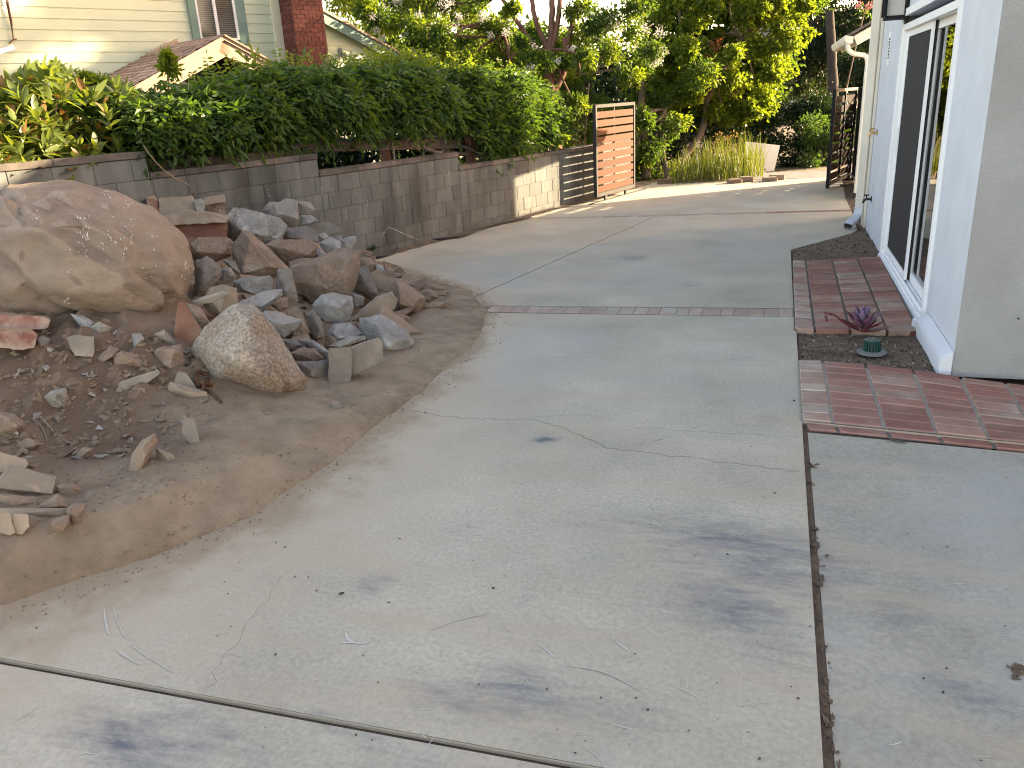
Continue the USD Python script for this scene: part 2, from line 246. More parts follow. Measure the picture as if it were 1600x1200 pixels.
def stains(xy):
    p = shapely.points(xy); inside = shapely.contains(HEAP, p); d = shapely.distance(TOEL, p); d[inside] = 0
    w = .26+.42*fbm(np.c_[xy*1.3, np.zeros(len(xy))], 3, 5)
    far = np.clip((xy[:, 1]-3.2)/2, 0, 1)
    dust = 1.12*np.exp(-(d/(w*(1.25-.75*far)))**1.3)
    # a sandy film along the near edge of the heap and beside the right-hand edge
    dust = np.maximum(dust, .55*np.exp(-((d)/.75)**2)*np.clip((3.0-xy[:, 1])/.8, 0, 1))
    dust = np.maximum(dust, .6*np.exp(-np.abs(xy[:, 0]-.19)/.05)*(fbm(np.c_[xy*3, np.zeros(len(xy))], 3, 9)))
    for (px, py, r, s) in ((560, 880, .28, .5), (1070, 830, .2, .25), (1080, 1070, .2, .3), (750, 1200, .1, .3), (980, 840, .25, .3)):
        c = G(px, py)[:2]; dust = np.maximum(dust, s*np.exp(-(((xy-c)/[r, r*.6])**2).sum(1)))
    sm = np.zeros(len(xy))
    for (q, ra, rb, s) in BLOBS:
        c = G(*q)[:2]; e = xy-c; a = -.22; ex, ey = e[:, 0]*math.cos(a)+e[:, 1]*math.sin(a), -e[:, 0]*math.sin(a)+e[:, 1]*math.cos(a)
        sm = np.maximum(sm, s*np.exp(-((ex/ra)**2+(ey/rb)**2)))
    return dust, sm
def slab(name, poly, zt, th, material, cell=.06):
    x0, y0, x1, y1 = poly.bounds; xs, ys = np.arange(x0, x1+cell, cell), np.arange(y0, y1+cell, cell)
    X, Y = np.meshgrid(xs[:-1], ys[:-1]); X, Y = X.ravel(), Y.ravel(); B = shapely.box(X, Y, X+cell, Y+cell); shapely.prepare(poly)
    full = shapely.contains(poly, B); cut = shapely.intersects(poly, B) & ~full
    V, Fc, n = [], [], 0
    q = np.stack([np.c_[X, Y], np.c_[X+cell, Y], np.c_[X+cell, Y+cell], np.c_[X, Y+cell]], 1)[full]
    V.append(q.reshape(-1, 2)); k = np.arange(len(q))*4; Fc += [np.c_[k, k+1, k+2], np.c_[k, k+2, k+3]]; n = len(q)*4
    for g in shapely.get_parts(shapely.intersection(B[cut], poly)):
        if g.geom_type != 'Polygon' or g.area < 1e-7: continue
        v, f = trimesh.creation.triangulate_polygon(g, engine='earcut'); V.append(v); Fc.append(f+n); n += len(v)
    V, Fc = np.vstack(V), np.vstack(Fc)
    u, inv = np.unique(np.round(V, 5), axis=0, return_inverse=True); Fc = inv.ravel()[Fc]
    a, b, c = (u[Fc[:, i]] for i in range(3)); ar = (b[:, 0]-a[:, 0])*(c[:, 1]-a[:, 1])-(b[:, 1]-a[:, 1])*(c[:, 0]-a[:, 0]); Fc[ar < 0] = Fc[ar < 0][:, ::-1]; Fc = Fc[np.abs(ar) > 1e-10]
    v = np.c_[u, np.full(len(u), zt)+.0015*(fbm(np.c_[u*.8, np.zeros(len(u))], 2, 3)-.5)]; f = Fc; dust, sm = stains(u)
    for ringp in [g2 for g in shapely.get_parts(poly) for g2 in (g.exterior, *g.interiors)]:
        r = np.array(ringp.coords)[:-1]; k = len(r); o = len(v)
        v = np.vstack([v, np.c_[r, np.full(k, zt-.002)], np.c_[r, np.full(k, zt-th)]]); i = np.arange(k); j = (i+1) % k
        f = np.vstack([f, np.c_[o+i, o+k+i, o+j], np.c_[o+j, o+k+i, o+k+j]]); dust = np.r_[dust, np.ones(2*k)*.6]; sm = np.r_[sm, np.zeros(2*k)]
    path = uname('/World', name); mm = usdkit.mesh(stage, path, (v, f), material)
    for nm, val in (('dust', dust), ('smear', sm)):
        UsdGeom.PrimvarsAPI(mm).CreatePrimvar(nm, Sdf.ValueTypeNames.FloatArray, 'vertex').Set(Vt.FloatArray.FromNumpy(val.astype(np.float32)))
    tag(mm.GetPrim(), kind='structure'); LOC[path] = np.zeros(3); return path
XR = .195                                                   # right edge of the driveway
WA = np.array([-4.22, 8.17]); WD = unit((.276, .961)); WN = np.array([WD[1], -WD[0]])   # foot of the block wall, its direction, its face
def wl(s, off=0.): return WA+WD*s+WN*off
rng = np.random.default_rng(3)
def crackline(pts, amp=.012, step=.05, seed=0):
    L = LineString(pts); s = np.arange(0, L.length, step); r = np.random.default_rng(seed); return LineString([np.array(L.interpolate(t).coords[0])+r.normal(0, amp, 2) for t in s]+[pts[-1]])
def g2(*ps): return [tuple(G(*p)[:2]) for p in ps]
J0 = [(-6, 1.47), (-2.26, 1.51), (-.4, 1.545), (XR, 1.56)]
cr1 = crackline(g2((620, 638), (690, 650), (760, 655), (830, 655), (880, 668), (950, 700), (1010, 707), (1080, 715), (1130, 722), (1250, 737)), .008, .035, 1)
cr2 = crackline(g2((990, 668), (1060, 672), (1130, 676), (1250, 682)), .006, .05, 2)
cr3 = crackline(g2((830, 652), (900, 648), (960, 655)), .006, .05, 5)
cr4 = crackline(g2((320, 1080), (345, 1040), (400, 960), (440, 900)), .01, .04, 4)
cr5 = crackline(g2((420, 1200), (520, 1130)), .006, .04, 7)
cracks = shapely.union_all([cr1.buffer(.0015), cr2.buffer(.001), cr3.buffer(.0008), cr4.buffer(.0005)])
front = Polygon([(-6, -3), (XR, -3), (XR, 1.545), (-.4, 1.53), (-2.26, 1.495), (-6, 1.455)])
main = Polygon([(-6, 1.48), (-2.26, 1.52), (-.4, 1.555), (XR, 1.57), (XR+.01, 5.99), (-2.1, 5.87), (-5, 5.7)])
wlo = .10
upper = Polygon([(-4.7, 5.96), (-2.15, 6.10), (XR, 6.24), (XR+.01, 8.64), (.52, 9.12), (.85, 9.61), (.93, 9.85), (.985, 11.36), (-1.47, 11.05), tuple(wl(2.83, wlo)), tuple(wl(-2.2, wlo))]).buffer(0)
farp = Polygon([tuple(wl(2.93, wlo)), (-1.47, 11.16), (.985, 11.50), (1.0, 12.6), (1.1, 14.9), (1.1, 15.55), (-.2, 15.3), (-1.2, 15.2), (-2.0, 14.95), tuple(wl(7.6, .05)), tuple(wl(5.0, .05))])
diag = LineString([(-2.45, 6.2), (-1.47, 11.2)]).buffer(.006)
slab('driveway_slab', front.difference(cracks), 0., .08, M['concrete'])
slab('driveway_slab', main.difference(cracks), 0., .08, M['concrete'])
for g in shapely.get_parts(upper.difference(diag)): slab('driveway_slab', g, 0., .08, M['concrete'], .09)
slab('driveway_slab', farp, 0., .08, M['concrete'], .12)
obj('joint_dirt', bx(-7, 1.0, -3, 15.2, -.06, -.018), M['joint'], kind='structure', base=False)
patio = Polygon([(XR+.028, -3), (7, -3), (7, 3.72), (1.15, 3.79), (XR+.03, 3.865)])
slab('patio_slab', patio, -.012, .08, M['concrete_grey'])
# crumbs of soil lying in the long joint beside the patio
v = []
for k in range(150):
    y = rng.uniform(1.0, 3.9)*rng.uniform(.7, 1); w = .25+.75*fbm(np.array([[y*2.2, 0, 0]]), 2, 4)[0]
    c = np.array([XR+.014+abs(rng.normal(0, .022*w)), y, rng.uniform(-.016, -.004)]); s = rng.uniform(.002, .009)
    v.append(hull(c+rng.normal(0, 1, (9, 3))*[s, s*1.6, s*.5]))
obj('joint_crumbs', cat(*v), M['joint'], 'line of brown soil crumbs filling the joint between driveway and patio', 'soil', kind='stuff')
xs, ys = np.linspace(XR-.002, XR+.055, 9), np.linspace(-1.5, 3.9, 240); X, Y = np.meshgrid(xs, ys)
Z = -.016+.010*fbm(np.c_[X.ravel()*12, Y.ravel()*3, 0*X.ravel()], 3, 8).reshape(X.shape)+np.where(X > XR+.03, -.012+.008*(fbm(np.c_[X.ravel()*3, Y.ravel()*2.5, 0*X.ravel()], 3, 12).reshape(X.shape) > .52), 0)
def grid(X, Y, Z):
    r, c = X.shape; i, j = np.meshgrid(np.arange(r-1), np.arange(c-1), indexing='ij'); k = (i*c+j).ravel()
    return np.stack([X, Y, Z], -1).reshape(-1, 3), np.c_[k, k+1, k+c+1, k+c]
obj('joint_soil', grid(X, Y, Z), M['joint'], kind='structure', base=False, smooth=True)

# scuffs: thin chalky scrapes on the slabs
M['scuff'] = plain('chalk_scuff', (.53, .51, .46), .9, .1, 20., space='world')
M['scuff_soft'] = plain('pale_scuff', (.475, .445, .375), .9, .1, 20., space='world')
M['speck'] = plain('dark_speck', (.05, .042, .035), .9, .3, 20.)
def ribbon(pts, w, z=.0026):
    p = np.asarray(pts, float)[:, :2]; t = np.gradient(p, axis=0); t /= np.linalg.norm(t, axis=1, keepdims=True)+1e-9; nrm = np.c_[-t[:, 1], t[:, 0]]; w = np.broadcast_to(w, (len(p),))[:, None]
    v = np.vstack([np.c_[p+nrm*w/2, np.full(len(p), z)], np.c_[p-nrm*w/2, np.full(len(p), z)]]); n = len(p); i = np.arange(n-1)
    return v, np.c_[i+n, i+n+1, i+1, i]
def scrape(a, b, w, bend=0., broken=.0, r=rng):
    a, b = np.asarray(a)[:2], np.asarray(b)[:2]; n = max(5, int(np.linalg.norm(b-a)/.012)); t = np.linspace(0, 1, n); d = b-a; p = a+np.outer(t, d)+np.outer(np.sin(t*np.pi)*bend, [-d[1], d[0]])+r.normal(0, .0012, (n, 2))
    ww = w*(.35+.65*np.sin(np.clip(t, .03, .97)*np.pi)**.5)*(.6+.8*r.random(n)); out = []; k = 0
    while k < n-2:
        m_ = k+r.integers(4, 14)
        if r.random() >= broken+.22: out.append(ribbon(p[k:m_+1], ww[k:m_+1]*.55, .0012+.0012*r.random()))
        k = m_
    return out
S, S2 = [], []
for a, b, w, bend, br in (((1022, 688), (1100, 663), .011, .0, .1), ((1000, 695), (1040, 685), .006, .03, .3), ((540, 990), (556, 1006), .016, -.1, 0), ((530, 1006), (575, 1006), .012, .05, .1), ((755, 990), (790, 960), .006, 0, .45), ((790, 960), (835, 925), .008, 0, .4), ((840, 1005), (885, 1055), .009, .05, .25), ((840, 1000), (865, 985), .005, 0, .3),
                          ((955, 995), (985, 1020), .010, 0, .1), ((735, 838), (752, 835), .01, .1, 0), ((790, 900), (800, 880), .012, .1, 0), ((775, 905), (795, 898), .006, 0, 0), ((690, 885), (790, 880), .004, .05, .35), ((685, 862), (745, 864), .004, 0, .4), ((1063, 520), (1092, 544), .006, -.25, .1), ((1078, 508), (1100, 540), .005, -.2, .3),
                          ((1105, 640), (1118, 631), .008, 0, 0), ((1040, 600), (1047, 588), .008, 0, .1), ((1005, 601), (1035, 602), .003, 0, .3), ((745, 800), (760, 780), .006, .1, .2), ((905, 800), (930, 790), .008, .1, .2), ((660, 780), (700, 800), .004, 0, .3), ((760, 620), (742, 640), .006, 0, .3), ((860, 655), (940, 680), .003, -.05, .4), ((645, 810), (700, 790), .004, 0, .4),
                          ((1395, 792), (1470, 794), .006, .02, .15), ((1500, 795), (1476, 800), .006, 0, .2), ((1470, 914), (1510, 912), .004, 0, .3), ((1560, 1155), (1592, 1150), .005, 0, .3), ((1270, 790), (1310, 788), .004, 0, .4), ((1390, 1165), (1410, 1160), .007, 0, .2), ((20, 1130), (60, 1105), .006, 0, .3), ((5, 1165), (25, 1155), .006, 0, .2), ((120, 1180), (150, 1178), .007, .1, .2), ((1090, 1090), (1050, 1070), .005, 0, .3)):
    S += scrape(G(*a), G(*b), w, bend, br)
for a, b, w, bend in (((1075, 370), (1100, 340), .05, 0), ((960, 345), (985, 325), .05, 0), ((650, 1000), (760, 960), .01, .1), ((880, 1040), (1000, 1080), .01, .1), ((820, 690), (900, 700), .012, -.1)):
    S2 += scrape(G(*a), G(*b), w, bend, .08)
for pp_, w_ in ((((163, 950), (168, 985), (190, 1020), (230, 1042), (285, 1058)), .026), (((178, 950), (190, 985), (215, 1015), (250, 1038), (282, 1060)), .018)):
    P_ = spline([G(*q) for q in pp_], 60); S2 += [ribbon(P_[a_:a_+7], w_*.45*(.4+.6*np.sin(np.linspace(.15, 3, 60)))[a_:a_+7]*(.5+.7*rng.random(7)), .0012+w_*.02) for a_ in range(0, 53, 6) if rng.random() < .8]
for k in range(420):
    q = G(rng.uniform(200, 1250), 480+700*rng.random()**.8)[:2]
    if HEAP.buffer(.05).contains(shapely.points(q)) or q[0] > XR-.02: continue
    a = rng.normal(0, .5)+rng.choice([0, .9]); L = rng.uniform(.01, .09)*rng.random(); (S if rng.random() < .35 else S2).extend(scrape(q, q+L*np.array([math.cos(a), math.sin(a)]), rng.uniform(.0015, .006), rng.normal(0, .1), .1))
for k in range(60):
    q = G(rng.uniform(1270, 1600), rng.uniform(700, 1200))[:2]; a = rng.normal(0, .6); L = rng.uniform(.01, .06); S2 += [(v_-np.array([0, 0, .012]), f_) for v_, f_ in scrape(q, q+L*np.array([math.cos(a), math.sin(a)]), rng.uniform(.0015, .005), 0, .1)]
obj('scuff_marks', cat(*S), M['scuff'], 'white chalky scrapes scattered over the concrete driveway', 'scuff marks', kind='stuff')
obj('faint_scuff_marks', cat(*S2), M['scuff_soft'], 'faint pale scrapes and arcs on the concrete driveway', 'scuff marks', kind='stuff')
v = []
for k in range(110):
    q = G(rng.uniform(330, 1580), 420+780*rng.random()**.7)
    if HEAP.contains(shapely.points(q[:2])): continue
    s = rng.uniform(.0012, .003)*(1.8 if rng.random() < .08 else 1); v.append(hull(q+[0, 0, .003]+rng.normal(0, 1, (8, 3))*[s, s, s*.4]))
obj('dark_specks', cat(*v), M['speck'], 'tiny dark crumbs and leaf bits scattered over the concrete', 'crumbs', kind='stuff')

# ------------------------------------------------------------------ brick bands across the driveway
def quadgrid(c00, c10, c11, c01):
    c00, c10, c11, c01 = (np.asarray(q, float) for q in (c00, c10, c11, c01))
    return lambda u, v: (1-u)*(1-v)*c00+u*(1-v)*c10+u*v*c11+(1-u)*v*c01
def pavers(parent, Q, us, vs, zt, th, mm, joint=.005, r=rng, drop=0.):
    for j in range(len(vs)-1):
        for i in range(len(us)-1):
            a, b, c, d = Q(us[i], vs[j]), Q(us[i+1], vs[j]), Q(us[i+1], vs[j+1]), Q(us[i], vs[j+1]); e1, e2 = unit(b-a), unit(d-a)
            jj = joint*r.uniform(.7, 1.3); pts = []; dz = r.normal(0, .0012)
            for p, s1, s2 in ((a, 1, 1), (b, -1, 1), (c, -1, -1), (d, 1, -1)):
                q = p+e1*s1*jj+e2*s2*jj; z = zt(q) if callable(zt) else zt
                for zz_, ins in ((z-th, 0), (z-.004+dz, 0), (z+dz, .004)): pts.append([*(q+(e1*s1+e2*s2)*ins), zz_])
            part(parent, 'brick', hull(pts), mm(0.5*(us[i]+us[i+1]), .5*(vs[j]+vs[j+1])) if callable(mm) else mm)
band = thing('brick_band', 'row of dusty bricks set flush across the middle of the driveway', 'brick band', (-1, 6.0, -.05))
part(band, 'mortar', cat(([(-2.16, 5.885, -.0005), (XR, 6.0, -.0005), (XR, 6.235, -.0005), (-2.16, 6.095, -.0005)], [[0, 1, 2, 3]])), M['band_mortar'])
us = np.linspace(0, 1, 23)
pavers(band, quadgrid((-2.15, 5.892), (XR, 6.006), (XR, 6.215), (-2.15, 6.075)), us+np.r_[0, rng.normal(0, .004, 21), 0], [0, 1], .0025, .05, lambda u, v: M['paver_dusty'], .004)
band = thing('brick_band', 'narrow far row of reddish bricks set across the driveway below the gates', 'brick band', (-1, 11.2, -.05))
part(band, 'mortar', cat(([(*wl(2.83, .1), -.006), (-1.47, 11.05, -.006), (.985, 11.36, -.003), (.985, 11.5, -.003), (-1.47, 11.16, -.003), (*wl(2.93, .1), -.006)], [[0, 1, 4, 5], [1, 2, 3, 4]])), M['band_mortar'])
pavers(band, quadgrid((-1.47, 11.058), (.985, 11.366), (.985, 11.485), (-1.47, 11.15)), np.linspace(0, 1, 22), [0, 1], .0, .05, lambda u, v: M['paver'] if u > .55 else M['paver_dusty'])
pavers(band, quadgrid((*wl(2.84, .1),), (-1.47, 11.058), (-1.47, 11.15), (*wl(2.92, .1),)), np.linspace(0, 1, 16), [0, 1], .0, .05, lambda u, v: M['paver_dusty'])

# ------------------------------------------------------------------ brick pads by the house
pad = thing('brick_pad', 'near pad of red bricks beside the stucco corner and the patio', 'brick paving', (.8, 4.4, -.05))
zt = lambda q: .012
cols_t = [1247, 1285, 1352, 1427, 1500, 1571, 1650, 1740]; Yt = [562, 563, 568, 577, 588, 597, 607, 618]
cols_b = [1252.5, 1301, 1382, 1463, 1545, 1625, 1712, 1800]; Yb = [655, 659, 667, 675, 684, 692, 701, 710]
tp = [G(x, y, .012)[:2] for x, y in zip(cols_t, Yt)]; bt = [G(x, y, .012)[:2] for x, y in zip(cols_b, Yb)]
part(pad, 'mortar', cat(([(*tp[0], .007), (*bt[0], .007), (*bt[-1], .007), (*tp[-1], .007)], [[0, 1, 2, 3]]), ([(*bt[0], .003), (*bt[0], -.06), (*bt[-1], -.06), (*bt[-1], .003)], [[0, 1, 2, 3]])), M['band_mortar'])
for c in range(7):
    pavers(pad, quadgrid(bt[c], bt[c+1], tp[c+1], tp[c]), [.015, .985], np.linspace(0, 1, 10)+np.r_[0, rng.normal(0, .004, 8), 0], zt, .07, (lambda u, v: M['paver_mid'] if rng.random() < .85 else M['paver_dusty']) if c == 0 else (lambda u, v: M['paver'] if rng.random() < .7 else M['paver_mid']), .0055)
b2 = [G(x+4, y+6.5, -.012)[:2]+np.array([0, .006]) for x, y in zip(cols_b, Yb)]; b3 = [G(x+9, y+17, -.012)[:2] for x, y in zip(cols_b, Yb)]
for c in range(7): pavers(pad, quadgrid(b3[c], b3[c+1], b2[c+1], b2[c]), [.03, .97], [0, 1], -.006, .05, M['paver'], .003)
part(pad, 'mortar', ([(*b2[0], -.012), (*b3[0], -.012), (*b3[-1], -.012), (*b2[-1], -.012)], [[0, 1, 2, 3]]), M['mortar'])

pad = thing('brick_pad', 'far pad of dusty red bricks in front of the sliding door', 'brick paving', (.6, 7, -.05))
zt = .02
ct = [(1238, 406), (1259, 407), (1300, 405), (1340, 402), (1376, 400.5)]; cb = [(1241, 512), (1273, 515), (1329, 516), (1387, 517), (1436, 516)]
tp = [G(*q, zt)[:2] for q in ct]; bt = [G(*q, zt)[:2] for q in cb]
part(pad, 'mortar', ([(*tp[0], zt-.008), (*bt[0], zt-.008), (*bt[-1], zt-.008), (*tp[-1], zt-.008)], [[0, 1, 2, 3]]), M['mortar_dark'])
part(pad, 'edge_course', ([(*bt[0], zt-.008), (*(bt[0]+[0, -.004]), -.06), (*(bt[-1]+[0, -.004]), -.06), (*bt[-1], zt-.008)], [[0, 1, 2, 3]]), M['redbrick'])
for c in range(4):
    pavers(pad, quadgrid(bt[c], bt[c+1], tp[c+1], tp[c]), [.012, .988], np.linspace(0, 1, 25)+np.r_[0, rng.normal(0, .002, 23), 0], zt, .06, (lambda u, v: M['paver_mid'] if rng.random() < .7 else M['paver_dusty']) if c == 0 else (lambda u, v: M['paver'] if rng.random() < .6 else M['paver_mid']), .0062)

# ------------------------------------------------------------------ planting beds by the house
def bed(name, poly, z0, seed, label, nchip, bright):
    x0, y0, x1, y1 = poly.bounds; X, Y = np.meshgrid(np.arange(x0-.03, x1+.06, .03), np.arange(y0-.03, y1+.06, .03)); Z = z0+.035*(fbm(np.c_[X.ravel()*5, Y.ravel()*5, 0*X.ravel()], 4, seed)-.5).reshape(X.shape)
    v, f = grid(X, Y, Z); cen = v[f].mean(1)[:, :2]; f = f[shapely.contains(poly.buffer(.01), shapely.points(cen))]
    obj(name, (v, f), M['soilbed'], kind='structure', base=False, smooth=True); r = np.random.default_rng(seed); out = [[], []]
    while sum(map(len, out)) < nchip:
        q = np.array([r.uniform(x0, x1), r.uniform(y0, y1)])
        if not poly.contains(shapely.points(q)): continue
        s = r.uniform(.006, .02); z = z0+.035*(fbm(np.array([[q[0]*5, q[1]*5, 0]]), 4, seed)[0]-.5)+.003
        A = trimesh.transformations.random_rotation_matrix(r.random(3))[:3, :3]; out[0 if r.random() < bright else 1].append(hull(np.array([*q, z])+(r.normal(0, 1, (7, 3))*[s, s*.5, s*.18]) @ A.T*.6))
    return out
M['chip_pale'] = plain('pale_chip', (.36, .31, .25), .9, .2, 30., isl=.35)
M['chip_brown'] = plain('brown_chip', (.11, .075, .05), .9, .2, 30., isl=.5)
bedn = Polygon([(.215, 4.99), (1.0, 4.84), (1.0, 5.74), (.215, 5.66)]); bedf = Polygon([(.225, 8.12), (1.04, 8.34), (1.04, 10.2), (1.3, 10.3), (1.5, 15.2), (1.12, 14.9), (1.0, 12.6), (.985, 9.9), (.86, 9.62), (.53, 9.13), (.225, 8.65)])
a = bed('bed_soil', bedn, -.015, 21, '', 520, .35); b = bed('bed_soil', bedf, -.01, 22, '', 900, .22)
obj('bark_chips', cat(*a[0], *b[0]), M['chip_pale'], 'pale bark and stone chips strewn over the planting beds by the house', 'bark chips', kind='stuff')
obj('dead_leaf_litter', cat(*a[1], *b[1]), M['chip_brown'], 'dark brown dead leaves and twigs littering the beds by the house', 'leaf litter', kind='stuff')
# ------------------------------------------------------------------ the house on the right
X0, YC, YE = 1.03, 4.885, 10.32                              # facade plane, near corner, far end
HT = 3.05
D0, D1, DZ = 5.92, 8.36, 2.03                                # door opening
hs = thing('stucco_house', 'white and beige stucco house with sliding glass door on the right', 'house', (4, 7, 0))
part(hs, 'front_wall', bx(X0+.001, 11, YC, YC+.22, -.03, HT), M['beige'])
W_ = cat(bx(X0, X0+.2, YC+.002, D0, .02, HT), bx(X0, X0+.2, D0, D1, DZ+.06, HT), bx(X0, X0+.2, D1, YE, -.05, HT), bx(X0, X0+.2, 9.3, YE, HT, HT+.12), bx(X0, X0+.2, 9.55, YE, HT+.12, HT+.38))
part(hs, 'side_wall', W_, M['white'])
part(hs, 'back_wall', cat(bx(X0+.25, 11, YE-.2, YE, -.05, HT), bx(1.42, 3.2, YE+.005, 11.12, -.05, 3.42)), M['white'])
# rounded stucco ledge along the foot of the near wall
prof = [(X0-.075, -.06), (X0-.078, .055), (X0-.066, .088), (X0-.045, .100), (X0-.004, .118), (X0-.004, -.06)]
n = len(prof); ys = np.r_[YC-.012, np.linspace(YC, 5.74, 14), 5.752]; ins = np.r_[.010, np.zeros(14), .010]
v = np.array([[x+i_*(k < 4), y, z-(i_ if 0 < k < 4 else 0)+.004*(fbm(np.array([[x*9, y*9, z*9]]), 2, 2)[0]-.5)] for y, i_ in zip(ys, ins) for k, (x, z) in enumerate(prof)]); f = []
for i in range(len(ys)-1):
    for k in range(n-1): a = i*n+k; f += [[a, a+1, a+n+1, a+n]]
f = np.array(f)[:, ::-1]; e = np.array([[0, k, k+1] for k in range(1, n-1)]); f = np.vstack([f[:, [0, 1, 2]], f[:, [0, 2, 3]], e, e[:, ::-1]+(len(ys)-1)*n])
part(hs, 'plinth_ledge', (v, f), M['white'], 40)
part(hs, 'plinth_ledge', rbox((X0-.09, 5.755, -.05), (.075, 0, 0), (0, .04, 0), (0, 0, .125), .015), M['white'])
# the sliding door
fr = .05; xi = X0+.03
door = part(hs, 'door_frame', cat(bx(X0-.012, xi+.07, D0, D0+fr, .03, DZ), bx(X0-.012, xi+.07, D1-fr, D1, .03, DZ), bx(X0-.012, xi+.07, D0+fr, D1-fr, DZ-fr, DZ), bx(X0-.020, X0+.012, D0-.055, D0-.001, .03, DZ+.06), bx(X0-.020, X0+.012, D1+.001, D1+.055, .0, DZ+.06), bx(X0-.024, X0+.012, D0-.055, D1+.055, DZ+.061, DZ+.12)), M['vinyl'])
part(hs, 'door_sill', cat(bx(X0-.035, X0+.10, D0-.02, D1+.02, -.02, .018), bx(X0-.010, X0+.09, D0+.005, D1-.005, .018, .030), bx(X0+.012, X0+.020, D0+fr, D1-fr, .030, .052), bx(X0+.042, X0+.05, D0+fr, D1-fr, .030, .050)), M['vinyl'])
def sash(x, y0, y1, z0, z1, w, wb, name, th=.028):
    return part(hs, name, cat(bx(x, x+th, y0, y0+w, z0, z1), bx(x, x+th, y1-w, y1, z0, z1), bx(x, x+th, y0+w, y1-w, z0, z0+wb), bx(x, x+th, y0+w, y1-w, z1-w, z1)), M['vinyl'])
ym = 7.08
ss = sash(X0+.022, ym-.03, D1-fr, .052, DZ-fr, .055, .055, 'screen_sash', .018); part(ss, 'insect_screen', bx(X0+.028, X0+.034, ym+.02, D1-fr-.05, .10, DZ-fr-.05), M['screen'])
sg = sash(X0+.062, D0+fr, ym+.04, .032, DZ-fr, .060, .085, 'glass_sash'); part(sg, 'glass_pane', bx(X0+.074, X0+.080, D0+fr+.055, ym-.015, .11, DZ-fr-.055), M['pane'])
part(hs, 'rubber_seal', cat(bx(X0+.045, X0+.058, ym+.005, ym+.02, .05, DZ-fr), bx(X0+.048, X0+.060, ym-.03, ym-.022, .05, DZ-fr)), M['rubber'])
part(hs, 'door_handle', rbox((X0+.006, D1-fr-.04, .95), (.016, 0, 0), (0, .018, 0), (0, 0, .22)), M['vinyl'])
part(hs, 'room', cat(([(X0+.3, D0-.7, .02), (4.5, D0-.7, .02), (4.5, D1+1, .02), (X0+.3, D1+1, .02)], [[0, 1, 2, 3]]), bx(4.5, 4.6, D0-.7, D1+1, 0, 2.5), bx(X0+.3, 4.5, D0-.8, D0-.7, 0, 2.5), bx(X0+.3, 4.5, D1+1, D1+1.1, 0, 2.5), bx(X0+.2, 4.5, D0-.7, D1+1, 2.5, 2.6)), M['interior'])
for k in range(6):
    y = D0+.16+k*.15; part(hs, 'blind_slat', obox((X0+.16, y, .10), (.05, .055, 0), (.0015, -.0015, 0), (0, 0, 1.85)), M['blind'])
# weep vents, a hairline corner joint, downspout, lantern, taps
q0, q1 = atX(1390.5, 61, X0), atX(1388, 90, X0)
for k in range(7):
    c = q0+(q1-q0)*k/6; part(hs, 'weep_slot', bx(X0-.002, X0+.003, c[1]-.05, c[1]+.05, c[2]-.009, c[2]+.009), M['darkvent'])
part(hs, 'weep_frame', bx(X0-.0012, X0+.003, q0[1]-.075, q0[1]+.075, q1[2]-.07, q0[2]+.07), M['vinyl'])
part(hs, 'corner_shadow_gap', bx(X0-.002, X0+.004, 10.02, 10.03, -.04, HT), M['darkvent'])
part(hs, 'corner_board', bx(X0-.022, X0+.001, 10.035, YE+.012, -.03, HT), M['cream'])
ds = part(hs, 'downspout', cat(rbox((X0-.115, 10.13, .17), (.085, 0, 0), (0, .065, 0), (0, 0, HT-.2), .010), rbox((X0-.122, 10.122, .30), (.10, 0, 0), (0, .08, 0), (0, 0, .012), .003)), M['cream'])
e0, e1, e2 = np.array([X0-.0725, 10.163, .22]), np.array([X0-.085, 10.13, .14]), np.array([X0-.20, 9.85, .045])
E = spline([e0+[0, 0, .03], e0, e1, e1*.5+e2*.5+[0, 0, -.01], e2], 16)
def sweep_rect(P, w, h):
    t = np.gradient(P, axis=0); t /= np.linalg.norm(t, axis=1, keepdims=True); V, Fs = [], []
    a = np.array([1., 0, 0])
    for p, q in zip(P, t):
        a = a-q*(a@q); a /= np.linalg.norm(a); b = np.cross(q, a); V += [p+a*w*sx+b*h*sy for sx, sy in ((-.5, -.4), (-.4, -.5), (.4, -.5), (.5, -.4), (.5, .4), (.4, .5), (-.4, .5), (-.5, .4))]
    for i in range(len(P)-1):
        for k in range(8): Fs.append([i*8+k, i*8+(k+1) % 8, (i+1)*8+(k+1) % 8, (i+1)*8+k])
    return np.array(V), np.array(Fs)
part(ds, 'elbow', cat(sweep_rect(E, .085, .065)), M['white'], 50)
part(ds, 'elbow_mouth', ([E[-1]+[dx*.034, .004+dz*.008, dz*.024] for dx, dz in ((-1, -1), (1, -1), (1, 1), (-1, 1))], [[0, 1, 2, 3]]), M['darkvent'])
lt = atX(1397, 31, X0-.10); lz = lt[2]; ly = lt[1]; lx = X0-.10
lan = thing('wall_lantern', 'black framed lantern hanging on the white wall beside the door', 'wall lamp', (lx, ly, lz))
hw = .085; H_ = .42
fr_ = [bx(lx-hw, lx+hw, ly-hw, ly+hw, lz, lz+.03), bx(lx-hw-.01, lx+hw+.01, ly-hw-.01, ly+hw+.01, lz+H_, lz+H_+.03)]
for sx in (-1, 1):
    for sy in (-1, 1): fr_.append(bx(lx+sx*hw-.013, lx+sx*hw+.013, ly+sy*hw-.013, ly+sy*hw+.013, lz+.03, lz+H_))
part(lan, 'frame', cat(*fr_), M['blackmetal']); part(lan, 'glass', bx(lx-hw+.018, lx+hw-.018, ly-hw+.018, ly+hw-.018, lz+.032, lz+H_-.002), plain('frosted_glass', (.50, .49, .46), .4, .05, 3.))
